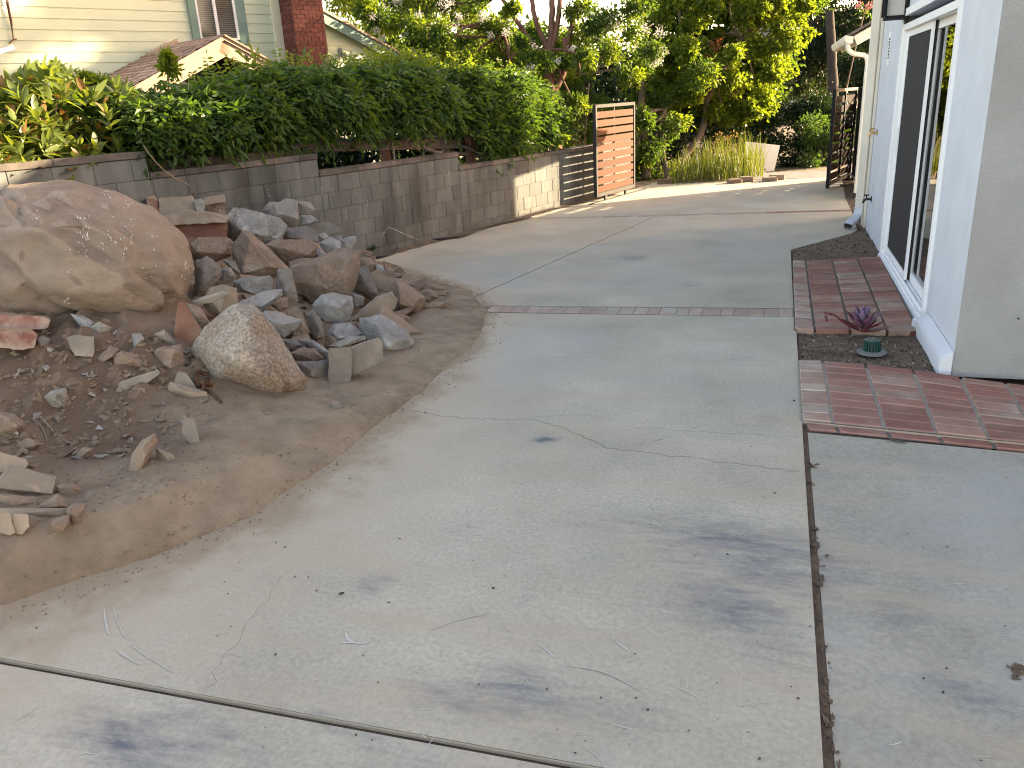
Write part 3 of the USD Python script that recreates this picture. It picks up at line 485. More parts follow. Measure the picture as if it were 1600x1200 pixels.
part(lan, 'back_plate', rbox((X0-.014, ly-.11, lz-.04), (.012, 0, 0), (0, .22, 0), (0, 0, .6), .003), M['blackmetal']); part(lan, 'arm', tube([(X0-.004, ly, lz+.5), (lx, ly, lz+.5), (lx, ly, lz+H_+.03)], .012), M['blackmetal'])
def tap(px, py, label, m_):
    q = atX(px, py, X0); y, z = q[1], q[2]; t = thing('garden_tap', label, 'tap', (X0, y, z))
    part(t, 'flange', lathe([(0, 0), (.03, 0), (.03, .008), (0, .008)], (X0-.001, y, z), 14, [-1, 0, 0]), m_, 40)
    part(t, 'body', tube([(X0, y, z), (X0-.05, y, z), (X0-.075, y, z-.01), (X0-.085, y, z-.04)], [.012, .014, .014, .012], 10), m_, 40)
    part(t, 'handle', cat(lathe([(0, 0), (.026, .002), (.028, .008), (.024, .014), (0, .014)], (X0-.055, y, z+.035), 12), tube([(X0-.055, y, z+.04), (X0-.055, y, z)], .006)), m_, 40)
    return t
tap(1371, 207, 'small brass tap high on the white wall between door and downspout', M['brass'])
tt = tap(1362, 311, 'grey metal hose tap low on the white wall by the downspout', M['steel'])
# patched scuffs round the lower tap
rs = np.random.default_rng(5); v = []
for k in range(14):
    q = atX(1366+rs.normal(0, 2.5), 306+rs.normal(0, 12), X0); s = rs.uniform(.01, .03); v.append(bx(X0-.0015, X0-.0005, q[1]-s*.3, q[1]+s*.3, q[2]-s, q[2]+s))
part(hs, 'chipped_paint', cat(*v), plain('bare_plaster', (.50, .46, .42), .95, .3, 30.))
part(hs, 'nail_hole', cat(*[lathe([(0, 0), (.006, 0), (.006, .003), (0, .003)], atY(1591, 497.5, YC)+[0, -.001, 0], 8, [0, -1, 0])]), M['darkvent'])
# roof: low front part, taller rear part
RZ = HT
part(hs, 'roof', cat(obox((X0-.30, YC-.25, RZ-.10), (5.2, 0, 1.42), (0, 4.6, 0), (-.02, 0, .05)), obox((X0-.30, 9.235, RZ+.10), (5.2, 0, .6), (0, .45, .15), (-.02, 0, .10)), obox((X0-.30, 9.685, RZ+.10), (5.2, 0, .6), (0, 1.0, 0), (-.02, 0, .25)), obox((X0+10.2, YC-.25, RZ), (-5.3, 0, 1.78), (0, YE-YC+.5, 0), (.02, 0, .10))), M['roof_dark'])
part(hs, 'upper_storey', bx(2.6, 4.7, 13.5, 15.45, 0, 6.6), M['beige'])
part(hs, 'upper_roof', cat(obox((2.4, 13.37, 6.6), (2.5, 0, 0), (0, 1.12, .6), (0, -.04, .1)), obox((2.4, 15.6, 6.6), (2.5, 0, 0), (0, -1.11, .6), (0, .04, .1))), M['roof_dark'])
# eave of the rear wing that shows past the downspout
YB = 12.3
g0, g1 = atY(1331, 57, YB), atY(1368, 36, YB); b0 = atY(1337, 72, YB); slope = (g1-g0); slope = slope/slope[0]
L = 1.9; e_x = unit([slope[0], 0, slope[2]]); up_ = unit(np.cross(e_x, [0, -1, 0])); up_ = up_ if up_[2] > 0 else -up_
fh = .125
wing = part(hs, 'rear_eave', cat(obox(g0+[.02, 0, 0]-up_*fh, e_x*L, (0, 3.0, 0), up_*fh)), M['cream'])
part(wing, 'roof_edge', obox(g0+[-.03, -.03, 0]+up_*.003, e_x*L, (0, 3.1, 0), up_*.035), M['roof_dark'])
gp = [(0, 0), (-.10, .02), (-.11, .0), (-.10, -.045), (-.075, -.075), (-.02, -.085), (0, -.085)]
gv = np.array([[g0[0]+.02+x, y, g0[2]+z] for y in (YB-.02, YB+3) for x, z in gp]); k = len(gp); gf = [[i, i+1, i+1+k, i+k] for i in range(k-1)]
part(wing, 'gutter', cat((gv, gf), (gv[:k], [[0, i, i+1, i+1] for i in range(1, k-1)])), M['cream'])
w0 = atY(1358, 100, YB+.25); xw = w0[0]; gx = g0[0]-.03
part(wing, 'thin_downspout', tube(spline([(gx, YB+.06, g0[2]-.07), (gx+.01, YB+.06, g0[2]-.16), (gx+.12, YB+.10, g0[2]-.22), (xw-.06, YB+.14, g0[2]-.25), (xw-.03, YB+.15, g0[2]-.33), (xw-.03, YB+.15, g0[2]-.5)], 20).tolist()+[(xw-.03, YB+.15, .1)], .032, 8), M['cream'], 60)
part(wing, 'rear_wall', bx(xw, 2.35, YB+.2, YB+.35, -.05, g0[2]+.5), M['cream']); part(wing, 'dark_boarding', bx(2.2, 2.35, YB+.351, 15.1, -.05, 2.5), M['redwood_dark'])

# ------------------------------------------------------------------ concrete block wall on the left
wall = thing('block_wall', 'long stepped grey concrete block wall along the left side of the driveway', 'wall', (*wl(0), 0))
HC, BL, TH = .172, .325, .15; ZT0 = .778
runs = [(-6.0, -2.62, 3), (-2.62, -.735, 2), (-.735, 1.62, 1), (1.62, 6.6, 0)]     # from, to, courses above ZT0
r = np.random.default_rng(11)
def wbox(s0, s1, z0, z1, off, th): return rbox((*wl(s0, off), z0), np.r_[WD*(s1-s0), 0], np.r_[-WN*th, 0], (0, 0, z1-z0), .004)
core = []
for s0, s1, c in runs:
    zt_ = ZT0+HC*c; core.append(obox((*wl(s0, -.008), -.25), np.r_[WD*(s1-s0-.006), 0], np.r_[-WN*(TH-.016), 0], (0, 0, zt_+.25-.004)))
    nc = int(round((zt_+.25)/HC))
    for k in range(nc):
        z1 = zt_-HC*k; z0 = z1-HC
        row = int(round((z1-ZT0)/HC)); st = math.floor(s0/BL)*BL+(BL/2 if row % 2 else 0)-BL
        while st < s1:
            a, b = max(st, s0), min(st+BL, s1)
            if b-a > .03 and b > -4.4 and a < 8.2: part(wall, 'block', wbox(a+.0022, b-.0022, z0+.0022, z1-.0022, r.normal(0, .0012), TH), M['block'])
            st += BL
    st = s0
    while st < s1-.02:
        b = min(st+r.choice([.33, .65, .65, 1.3]), s1)
        part(wall, 'cap_block', wbox(st+.002, b-.002, zt_+.002, zt_+.054+r.normal(0, .001), .012, TH+.024), M['cap']); st = b
part(wall, 'mortar_core', cat(*core), M['mortar'])
# chalk scratch on the wall and dripped mortar
v = []
for a, b, w in (((607, 355), (650, 374), .011), ((607, 355), (597, 368), .007), ((597, 368), (595, 385), .006), ((565, 376), (567, 386), .005)):
    a, b = onpl(*a, [*wl(0), 0], [*WN, 0]), onpl(*b, [*wl(0), 0], [*WN, 0]); k = int(np.linalg.norm(b-a)/.02)+1
    for t in range(k):
        p = a+(b-a)*(t+r.random())/k; q = p+(b-a)/k*r.uniform(.4, 1); v.append(obox(p+np.r_[WN*.001, 0], q-p, np.r_[WN*.001, 0], (0, 0, w*r.uniform(.4, 1.1))))
for px, py in ((501, 294), (519, 296), (540, 332), (554, 292), (573, 314), (614, 286), (694, 266), (419, 297), (270, 268), (752, 224+44), (700, 270)):
    p = onpl(px, py, [*wl(0), 0], [*WN, 0])
    for t in range(3): v.append(obox(p+np.r_[WN*.001, 0]+[0, 0, -.03*t], np.r_[WD*.008*r.uniform(.4, 1), 0], np.r_[WN*.002, 0], (0, 0, .014*r.uniform(.5, 1.2))))
part(wall, 'pale_drips', cat(*v), M['scuff'])
# strip of dirt and a black pipe along the foot of the wall
s_ = np.linspace(-2, 7.5, 120); o_ = np.linspace(-.01, .13, 6); Sg, Og = np.meshgrid(s_, o_, indexing='ij'); P_ = WA+Sg[..., None]*WD+Og[..., None]*WN
Zg = .012-.16*np.maximum(Og, 0)+.028*(fbm(np.stack([Sg*7, Og*20, 0*Sg], -1), 3, 5)-.3)
obj('wall_foot_dirt', grid(P_[..., 0], P_[..., 1], Zg), M['soilbed'], kind='structure', base=False, smooth=True)
pts = [(575, 404), (600, 400), (618, 393), (632, 382), (650, 377), (680, 374), (712, 371), (740, 362), (770, 352), (800, 346), (818, 342), (830, 336)]
obj('black_pipe', tube(spline([G(*p, .02) for p in pts], 60), .013, 8), M['rubber'], 'thin black irrigation pipe lying along the foot of the block wall', 'pipe', smooth=60)
# weed at the foot of the wall
weedm = leafmat('weed_leaf', (.03, .055, .02), (.05, .08, .03)); q = onpl(581, 392, [*wl(0, .03), 0], [*WN, 0]); v = []
for k in range(46):
    a = r.uniform(0, 6.28); e = r.uniform(.3, 1.3); d = np.array([math.cos(a)*math.cos(e), math.sin(a)*math.cos(e), math.sin(e)]); L = r.uniform(.03, .10); s = np.cross(d, [0, 0, 1]); s = unit(s)*.008
    o = q+[0, 0, 0]+r.normal(0, .012, 3)*[1, 1, 0]; v.append(([o, o+d*L*.5+s, o+d*L, o+d*L*.5-s], [[0, 1, 2, 3]]))
obj('small_weed', cat(*v), weedm, 'small green weed growing at the foot of the block wall', 'weed')

# ------------------------------------------------------------------ wooden gate at the left
GO = .345
def gl(s, off=GO): return wl(s, off)
s_a = (np.array([-2.616, 12.49])-WA) @ WD; gz0 = .085
pb = onpl(990, 288, [*gl(0), 0], [*WN, 0]); s_b = (pb[:2]-WA) @ WD
ztop = onpl(929, 163.7, [*gl(0), 0], [*WN, 0])[2]
gate = thing('wooden_gate', 'tall orange-brown wooden slat gate in a grey metal frame at the left', 'gate', (*gl(s_a), gz0))
def gbox(s0, s1, z0, z1, o0, o1, b=.003): return rbox((*gl(s0, GO+o0), z0), np.r_[WD*(s1-s0), 0], np.r_[WN*(o1-o0), 0], (0, 0, z1-z0), b)
part(gate, 'frame', cat(gbox(s_a, s_a+.05, gz0, ztop, -.025, .03), gbox(s_b-.05, s_b, gz0, ztop, -.025, .03), gbox(s_a+.05, s_b-.05, ztop-.05, ztop, -.025, .03), gbox(s_a+.05, s_b-.05, gz0, gz0+.06, -.025, .03)), M['steel'])
part(gate, 'middle_bar', gbox((s_a+s_b)/2-.02, (s_a+s_b)/2+.02, gz0+.06, ztop-.05, -.024, -.002), M['steel'])
nsl = 10; pz = (ztop-.05-gz0-.06-.03)/nsl
for k in range(nsl): part(gate, 'slat', gbox(s_a+.052, s_b-.052, gz0+.062+k*pz, gz0+.062+k*pz+pz*.80, .0, .02), M['cedar'])
for s in (s_a+.35, s_b-.3): part(gate, 'wheel', lathe([(0, -.015), (.04, -.015), (.045, 0), (.04, .015), (0, .015)], (*gl(s, GO), .045), 16, [*WN, 0]), M['rubber'], 40)
obj('gate_track', bx(-.012, .012, 0, .6, 0, .02) if False else obox((*gl(s_a-.2, GO-.01), .001), np.r_[WD*(s_b-s_a+.7), 0], np.r_[WN*.02, 0], (0, 0, .014)), M['blackmetal'], 'black steel track on the ground beneath the wooden gate', 'gate track')

# ------------------------------------------------------------------ dark gate at the right
p0 = G(1292, 297); YG = p0[1]; zt1 = atY(1304, 139, YG)[2]
pz_ = atY(1327, 277, 15.2); dg = unit(np.array([pz_[0]-p0[0], 15.2-YG])); dn = np.array([dg[1], -dg[0]]); LG = 1.55
dgate = thing('dark_gate', 'dark metal gate leaf standing open beside the dirt bed', 'gate', (*p0[:2], 0))
def dbox(s0, s1, z0, z1, o0, o1): return rbox((*(p0[:2]+dg*s0+dn*o0), z0), np.r_[dg*(s1-s0), 0], np.r_[dn*(o1-o0), 0], (0, 0, z1-z0), .003)
part(dgate, 'frame', cat(dbox(0, .05, .02, zt1, -.025, .025), dbox(LG-.05, LG, .02, zt1, -.025, .025), dbox(.05, LG-.05, .06, .11, -.025, .025), dbox(.05, LG-.05, zt1-.05, zt1, -.025, .025), dbox(.72, .76, .11, zt1-.05, -.02, .02)), M['blackmetal'])
for k in range(9):
    z = .13+k*(zt1-.2)/9; part(dgate, 'slat', dbox(.052, LG-.052, z, z+(zt1-.2)/9*.72, -.018, .004), M['redwood_dark'])
part(dgate, 'latch', cat(dbox(.9, 1.1, .95, 1.02, .025, .06), dbox(1.0, 1.04, .9, 1.07, .03, .09)), M['steel'])
YF = YG+1.62; fx0 = p0[0]+dg[0]*1.62+.03; ztf = atY(1345, 139, YF)[2]
fence = thing('dark_fence', 'dark red slatted fence panel between the open gate and the house', 'fence', (fx0+.4, YF, 0))
fl = 1.35
part(fence, 'post', bx(fx0, fx0+.10, YF-.05, YF+.05, -.05, ztf+.02), M['blackmetal']); part(fence, 'post', bx(fx0+fl, fx0+fl+.08, YF-.04, YF+.04, -.05, ztf), M['blackmetal'])
part(fence, 'rail', bx(fx0+.1, fx0+fl, YF-.025, YF+.025, ztf-.05, ztf), M['blackmetal']); part(fence, 'rail', bx(fx0+.1, fx0+fl, YF-.025, YF+.025, .12, .17), M['blackmetal'])
for k in range(9):
    z = .2+k*(ztf-.28)/9; part(fence, 'slat', bx(fx0+.101, fx0+fl-.001, YF-.012, YF+.008, z, z+(ztf-.28)/9*.76), M['redwood_dark'])
q0, q1 = atY(1345, 159, YF-.3), atY(1360, 193, YF-.3)
bxo = thing('control_box', 'black metal box with a pale label on the dark fence', 'box', (q0[0], YF-.3, q1[2]))
part(bxo, 'body', rbox((q0[0], YF-.3, q1[2]), (.28, 0, 0), (0, .25, 0), (0, 0, q0[2]-q1[2]-.02), .012), M['blackmetal']); part(bxo, 'lid', rbox((q0[0]-.015, YF-.315, q0[2]-.02), (.31, 0, 0), (0, .28, 0), (0, 0, .025), .006), M['blackmetal'])
l0, l1 = atY(1348, 172, YF-.3), atY(1356, 181, YF-.3); part(bxo, 'label', bx(l0[0], l1[0]+.03, YF-.3035, YF-.3015, l1[2], l0[2]), M['alu'])
part(bxo, 'post', cat(bx(q0[0]+.05, q0[0]+.13, YF-.22, YF-.14, -.05, q1[2])), M['wood_old'])
obj('grey_hose', tube(spline([G(1330, 262, .1)+[.1, 0, .5], G(1335, 278, .05), G(1328, 286, .03), G(1318, 289, .02), G(1340, 284, .02)], 30), .018, 8), M['greyplastic'], 'curled grey hose on the ground below the control box', 'hose', smooth=60)
# ------------------------------------------------------------------ the heap: soil as a height field over the plan
ctrl = [(0, 858, .16), (100, 836, .17), (190, 802, .17), (270, 767, .17), (380, 722, .15), (480, 667, .12), (560, 622, .075), (-120, 880, .16),
        (100, 882, .075), (300, 802, .08), (450, 722, .05), (60, 780, .16), (150, 722, .13), (205, 690, .12), (240, 640, .19), (100, 645, .19), (0, 645, .24), (60, 600, .29), (180, 600, .27), (300, 625, .19), (330, 690, .17), (420, 640, .13),
        (200, 560, .36), (100, 560, .38), (0, 550, .42), (0, 505, .50), (150, 518, .47), (260, 530, .40), (290, 580, .27), (-120, 620, .28), (-120, 760, .2), (-150, 540, .45), (225, 720, .16), (190, 755, .15),
        (490, 602, .07), (420, 575, .17), (600, 560, .045), (650, 548, .03), (700, 490, .05), (665, 465, .09), (610, 440, .20), (560, 400, .34), (520, 370, .45), (445, 335, .68), (360, 345, .72), (300, 340, .74), (250, 335, .76),
        (400, 420, .50), (450, 450, .40), (505, 470, .31), (560, 480, .20), (400, 500, .34), (340, 460, .50), (350, 400, .62), (450, 540, .20), (520, 530, .13), (380, 550, .24), (620, 500, .10), (670, 520, .03), (700, 540, .018), (560, 600, .06), (640, 580, .03)]
P3 = np.array([G(x, y, z) for x, y, z in ctrl]); A2 = [(*wl(-4.5, .1), .55), (*wl(-3.4, .05), .55), (*wl(-2.4, .05), .5), (*wl(-1.4, .0), .4), (*wl(-.5, .0), .12), (*wl(-.1, .02), .0), (-3.2, 7.1, .0), (-5.0, 3.9, .5), (-5.5, 2.8, .35)]
from scipy.interpolate import RBFInterpolator, RegularGridInterpolator
rbf = RBFInterpolator(np.vstack([P3[:, :2], np.array(A2)[:, :2]]), np.r_[P3[:, 2], np.array(A2)[:, 2]], kernel='linear', smoothing=.002, neighbors=24)
st_ = .022; gx_, gy_ = np.arange(-6.4, -1.55, st_), np.arange(1.45, 8.3, st_); X, Y = np.meshgrid(gx_, gy_); xy = np.c_[X.ravel(), Y.ravel()]
pp = shapely.points(xy); ins = shapely.contains(HEAP, pp); dist = shapely.distance(TOEL, pp)*np.where(ins, 1, -1)
wob = .10*(fbm(np.c_[xy*2.2, 0*xy[:, 0]], 4, 31)-.5); e = np.clip((dist+wob)/.17, 0, 1)**.8
core = rbf(xy); z0_ = np.where(dist > -.2, core*e, 0)
rough = np.clip((core-.11)/.12, .12, 1)
q3 = np.c_[xy, 0*xy[:, 0]]
nz = .060*(fbm(q3*3.2, 5, 41)-.5)+.034*np.abs(fbm(q3*9, 4, 42)-.5)*2*rough-.01*rough+.012*(fbm(q3*26, 3, 43)-.5)*rough
lump = np.maximum(0, fbm(q3*7, 3, 45)-.56)*.22*rough
zh = z0_+(nz+lump)*np.clip((dist+wob)/.12, 0, 1)+np.where(dist+wob > 0, .004, -.03)
HG = RegularGridInterpolator((gy_, gx_), zh.reshape(X.shape), bounds_error=False, fill_value=0.)
CG = RegularGridInterpolator((gy_, gx_), np.maximum(z0_, 0).reshape(X.shape), bounds_error=False, fill_value=0.)
PILE = Polygon([G(*p)[:2] for p in ((470, 606), (590, 565), (690, 490), (735, 465), (660, 440), (590, 400), (560, 360))]+[tuple(wl(-.5, .1)), tuple(wl(-3, .1)), tuple(G(250, 420, .5)[:2]), tuple(G(300, 540, .3)[:2])]).buffer(0)
pd = shapely.distance(PILE.exterior, pp)*np.where(shapely.contains(PILE, pp), 1, 0); zh = zh-.17*np.clip(pd/.18, 0, 1)*np.clip(z0_/.25, 0, 1)
HG = RegularGridInterpolator((gy_, gx_), zh.reshape(X.shape), bounds_error=False, fill_value=0.)
keep = (dist > -.12) & ((xy-WA) @ WN > -.02); vv = np.c_[xy, zh]; _, ff = grid(X, Y, zh.reshape(X.shape)); ff = ff[keep[ff].all(1)]
M['soil'] = plain('heap_soil', (.295, .230, .155), .95, .22, 5., bump=.75, bscale=55, bdist=.010, col2=(.215, .158, .108), s2=1.1, t0=.46, t1=.66, space='world')
M['soil_damp'] = plain('damp_heap_soil', (.305, .238, .163), .95, .24, 7., bump=1., bscale=80, bdist=.012, col2=(.215, .158, .108), s2=1.1, t0=.46, t1=.66, space='world', attr=('damp', (.150, .100, .066)))
u, inv = np.unique(ff.ravel(), return_inverse=True)
hp_ = obj('soil_heap', (vv[u], inv.reshape(-1, 4)), M['soil_damp'], 'spread heap of dry brown soil under the rubble at the left', 'soil heap', kind='structure', smooth=True, base=False)
damp = np.zeros(len(u))
for px, py, z, rr, s_ in ((60, 580, .3, .55, 1), (180, 600, .27, .5, 1), (150, 680, .17, .45, .95), (210, 560, .34, .4, .9), (70, 640, .2, .5, 1), (280, 575, .3, .3, .8), (260, 700, .16, .25, .6), (20, 730, .2, .4, .7), (330, 470, .5, .5, .9), (450, 500, .3, .5, .8), (560, 440, .3, .4, .7)):
    damp = np.maximum(damp, s_*np.exp(-(np.linalg.norm(vv[u][:, :2]-G(px, py, z)[:2], axis=1)/rr)**2))
UsdGeom.PrimvarsAPI(stage.GetPrimAtPath(hp_)).CreatePrimvar('damp', Sdf.ValueTypeNames.FloatArray, 'vertex').Set(Vt.FloatArray.FromNumpy(damp.astype(np.float32)))
def hit(px, py, F_=CG):
    r_ = ray(px, py); t = np.arange(2.0, 12, .01); p = C+t[:, None]*r_; b = p[:, 2] < np.maximum(F_(p[:, [1, 0]]), 0); 
    w = ((np.r_[WA, 0]-C) @ np.r_[WN, 0])/(r_ @ np.r_[WN, 0]); d = t[np.argmax(b)]
    if not b.any() or (w > 0 and d > w-.14): return hit(px, py+5, F_) if py < 700 else w-.14
    return d
# clods, grit and pebbles on the soil
r = np.random.default_rng(77); v, v2 = [], []
while len(v)+len(v2) < 2000:
    big = r.random() < .35; px, py = (r.uniform(0, 330), r.uniform(520, 790)) if r.random() < .6 else (r.uniform(0, 720), r.uniform(470, 940))
    D = hit(px, py, HG); p = C+D*ray(px, py)
    if not HEAP.buffer(.05).contains(shapely.points(p[:2])) or p[2] > .6: continue
    dt = TOEL.distance(shapely.points(p[:2])); s = r.uniform(.002, .006)*(3.2 if big and dt > .75 else 1); (v if r.random() < .9 else v2).append(hull(p+[0, 0, s*.2]+r.normal(0, 1, (8, 3))*[s, s, s*.7]))
for k in range(900):
    t = r.uniform(.3, TOEL.length-.8); q = np.array(TOEL.interpolate(t).coords[0]); q = q+[abs(r.normal(0, .10))-.04, -abs(r.normal(0, .10))+.04]; s = r.uniform(.0012, .004); v.append(hull(np.array([*q, max(HG(q[::-1])[0], 0)+.003])+r.normal(0, 1, (6, 3))*[s, s, s*.6]))
obj('soil_clods', cat(*v), plain('soil_clod', (.245, .186, .128), .95, .2, 30., isl=.25), 'crumbs and clods of brown soil strewn over the heap', 'soil clods', kind='stuff')
obj('soil_grit', cat(*v2), plain('pale_grit', (.33, .30, .26), .9, .2, 30., isl=.3), 'pale grit and pebbles strewn over the soil heap', 'grit', kind='stuff')

# ------------------------------------------------------------------ stones
M['rock_grey'] = plain('grey_rock', (.30, .29, .27), .85, .30, 9., bump=1., bscale=34, bdist=.03, col2=(.45, .44, .405), s2=5., t0=.50, t1=.68, rand=.14, dust=DUST, dust0=.75, dust1=1.35)
M['rock_pale'] = plain('pale_rock', (.34, .31, .255), .88, .25, 9., bump=1., bscale=34, bdist=.03, col2=(.25, .24, .225), s2=4., t0=.50, t1=.66, rand=.10)
M['rock_tan'] = plain('tan_rock', (.305, .225, .16), .92, .20, 7., bump=1., bscale=34, bdist=.03, col2=(.23, .155, .105), s2=3., t0=.46, t1=.62, rand=.10)
M['rock_brown'] = plain('brown_rock', (.25, .182, .130), .92, .25, 8., bump=1., bscale=34, bdist=.03, col2=(.30, .25, .20), s2=3.5, t0=.5, t1=.66, rand=.10)
M['rock_dark'] = plain('dark_rock', (.215, .195, .17), .9, .3, 9., bump=1., bscale=34, bdist=.03, col2=(.22, .175, .135), s2=3., t0=.46, t1=.62, rand=.15)
M['granite'] = plain('speckled_granite', (.275, .235, .185), .88, .55, 55., bump=.8, bscale=45, bdist=.010, col2=(.22, .155, .105), s2=2.6, t0=.42, t1=.60)
M['slab'] = plain('dusty_slab', (.265, .212, .155), .92, .14, 8., bump=.35, bscale=60, bdist=.004, col2=(.22, .17, .125), s2=3., rand=.08)
M['slab_grey'] = plain('grey_slab', (.18, .16, .13), .92, .18, 8., bump=.4, bscale=60, bdist=.004, col2=(.24, .195, .145), s2=3., rand=.08, dust=DUST, dust0=.6, dust1=1.1)
M['terracotta'] = plain('terracotta_slab', (.165, .075, .048), .85, .2, 9., bump=.3, bscale=50, bdist=.004, col2=(.20, .125, .085), s2=4.)
M['stonewash'] = plain('white_grey_stone', (.37, .36, .335), .85, .22, 8., bump=1., bscale=34, bdist=.03, col2=(.23, .235, .24), s2=4., t0=.5, t1=.68, dust=DUST, dust0=.7, dust1=1.35)
def refine(mesh, e):
    v, f = mv(mesh); mm = manifold3d.Manifold(manifold3d.Mesh(np.asarray(v, np.float32), np.asarray(f, np.uint32))); return mv(mm.refine_to_length(e))
def normals(v, f):
    n = np.zeros_like(v); fn = np.cross(v[f[:, 1]]-v[f[:, 0]], v[f[:, 2]]-v[f[:, 0]])
    for k in range(3): np.add.at(n, f[:, k], fn)
    return n/(np.linalg.norm(n, axis=1, keepdims=True)+1e-12)
def rock(label, m_, out, th=None, front=None, seed=0, amp=.055, flat=False, D=None, dD=0., z=None, name='rubble_stone', cat_='stone', group='broken stones of the rubble heap', org=None, edge=.016, inset=None):
    """a stone as the roughened hull of its outline at its own depth, of front and back facets; thickness th in metres"""
    out = np.array(out, float); out = out.mean(0)+(out-out.mean(0))*(1.07 if org == OP else 1.0) if len(out) > 2 else out; r_ = np.random.default_rng(seed or abs(hash(label)) % 1)
    if org is not None: out = out/org[2]+[org[0], org[1]]
    c = out.mean(0)
    if D is None: D = hit(c[0], c[1]+.18*np.ptp(out[:, 1]))
    w, h = np.ptp(out, axis=0)/F*D; s = min(w, h); th = th or .85*s; D = D-.20*th+dD
    def pt(p, d): return C+(D+d)*ray(*p)
    pts = [pt(p, r_.normal(0, .08)*th) for p in out]
    if flat: pts += [pt(c+(p-c)*(inset or .985), -th*.5) for p in out]
    elif front is None:
        for k in range(4): p = out[r_.integers(len(out))]; pts.append(pt(c+(p-c)*r_.uniform(.15, .72), -th*r_.uniform(.38, .62)))
    if front is not None:
        for (x, y, fz) in front:
            p = np.array([x, y], float); p = p/org[2]+[org[0], org[1]] if org is not None else p; pts.append(pt(p, -th*fz))
    for p in out[::2]: pts.append(pt(c+(p-c)*.7, th*.55))
    v, f = refine(hull(pts), edge if s < .5 else edge*1.6); n = normals(v, f); o = v.mean(0)
    q = (v-o)/s+r_.uniform(0, 50, 3); dsp = amp*s*((fbm(q*2.2, 3, seed)-.5)*1.5+(np.abs(fbm(q*4.5, 3, seed+5)-.5)*-2+.35)*.8+(fbm(q*13, 2, seed+9)-.5)*.45)
    return obj(name, (v+n*dsp[:, None], f), M[m_], label, cat_, group, smooth=34)
OP = (350, 280, 3.529)          # the close view the outlines below were measured in
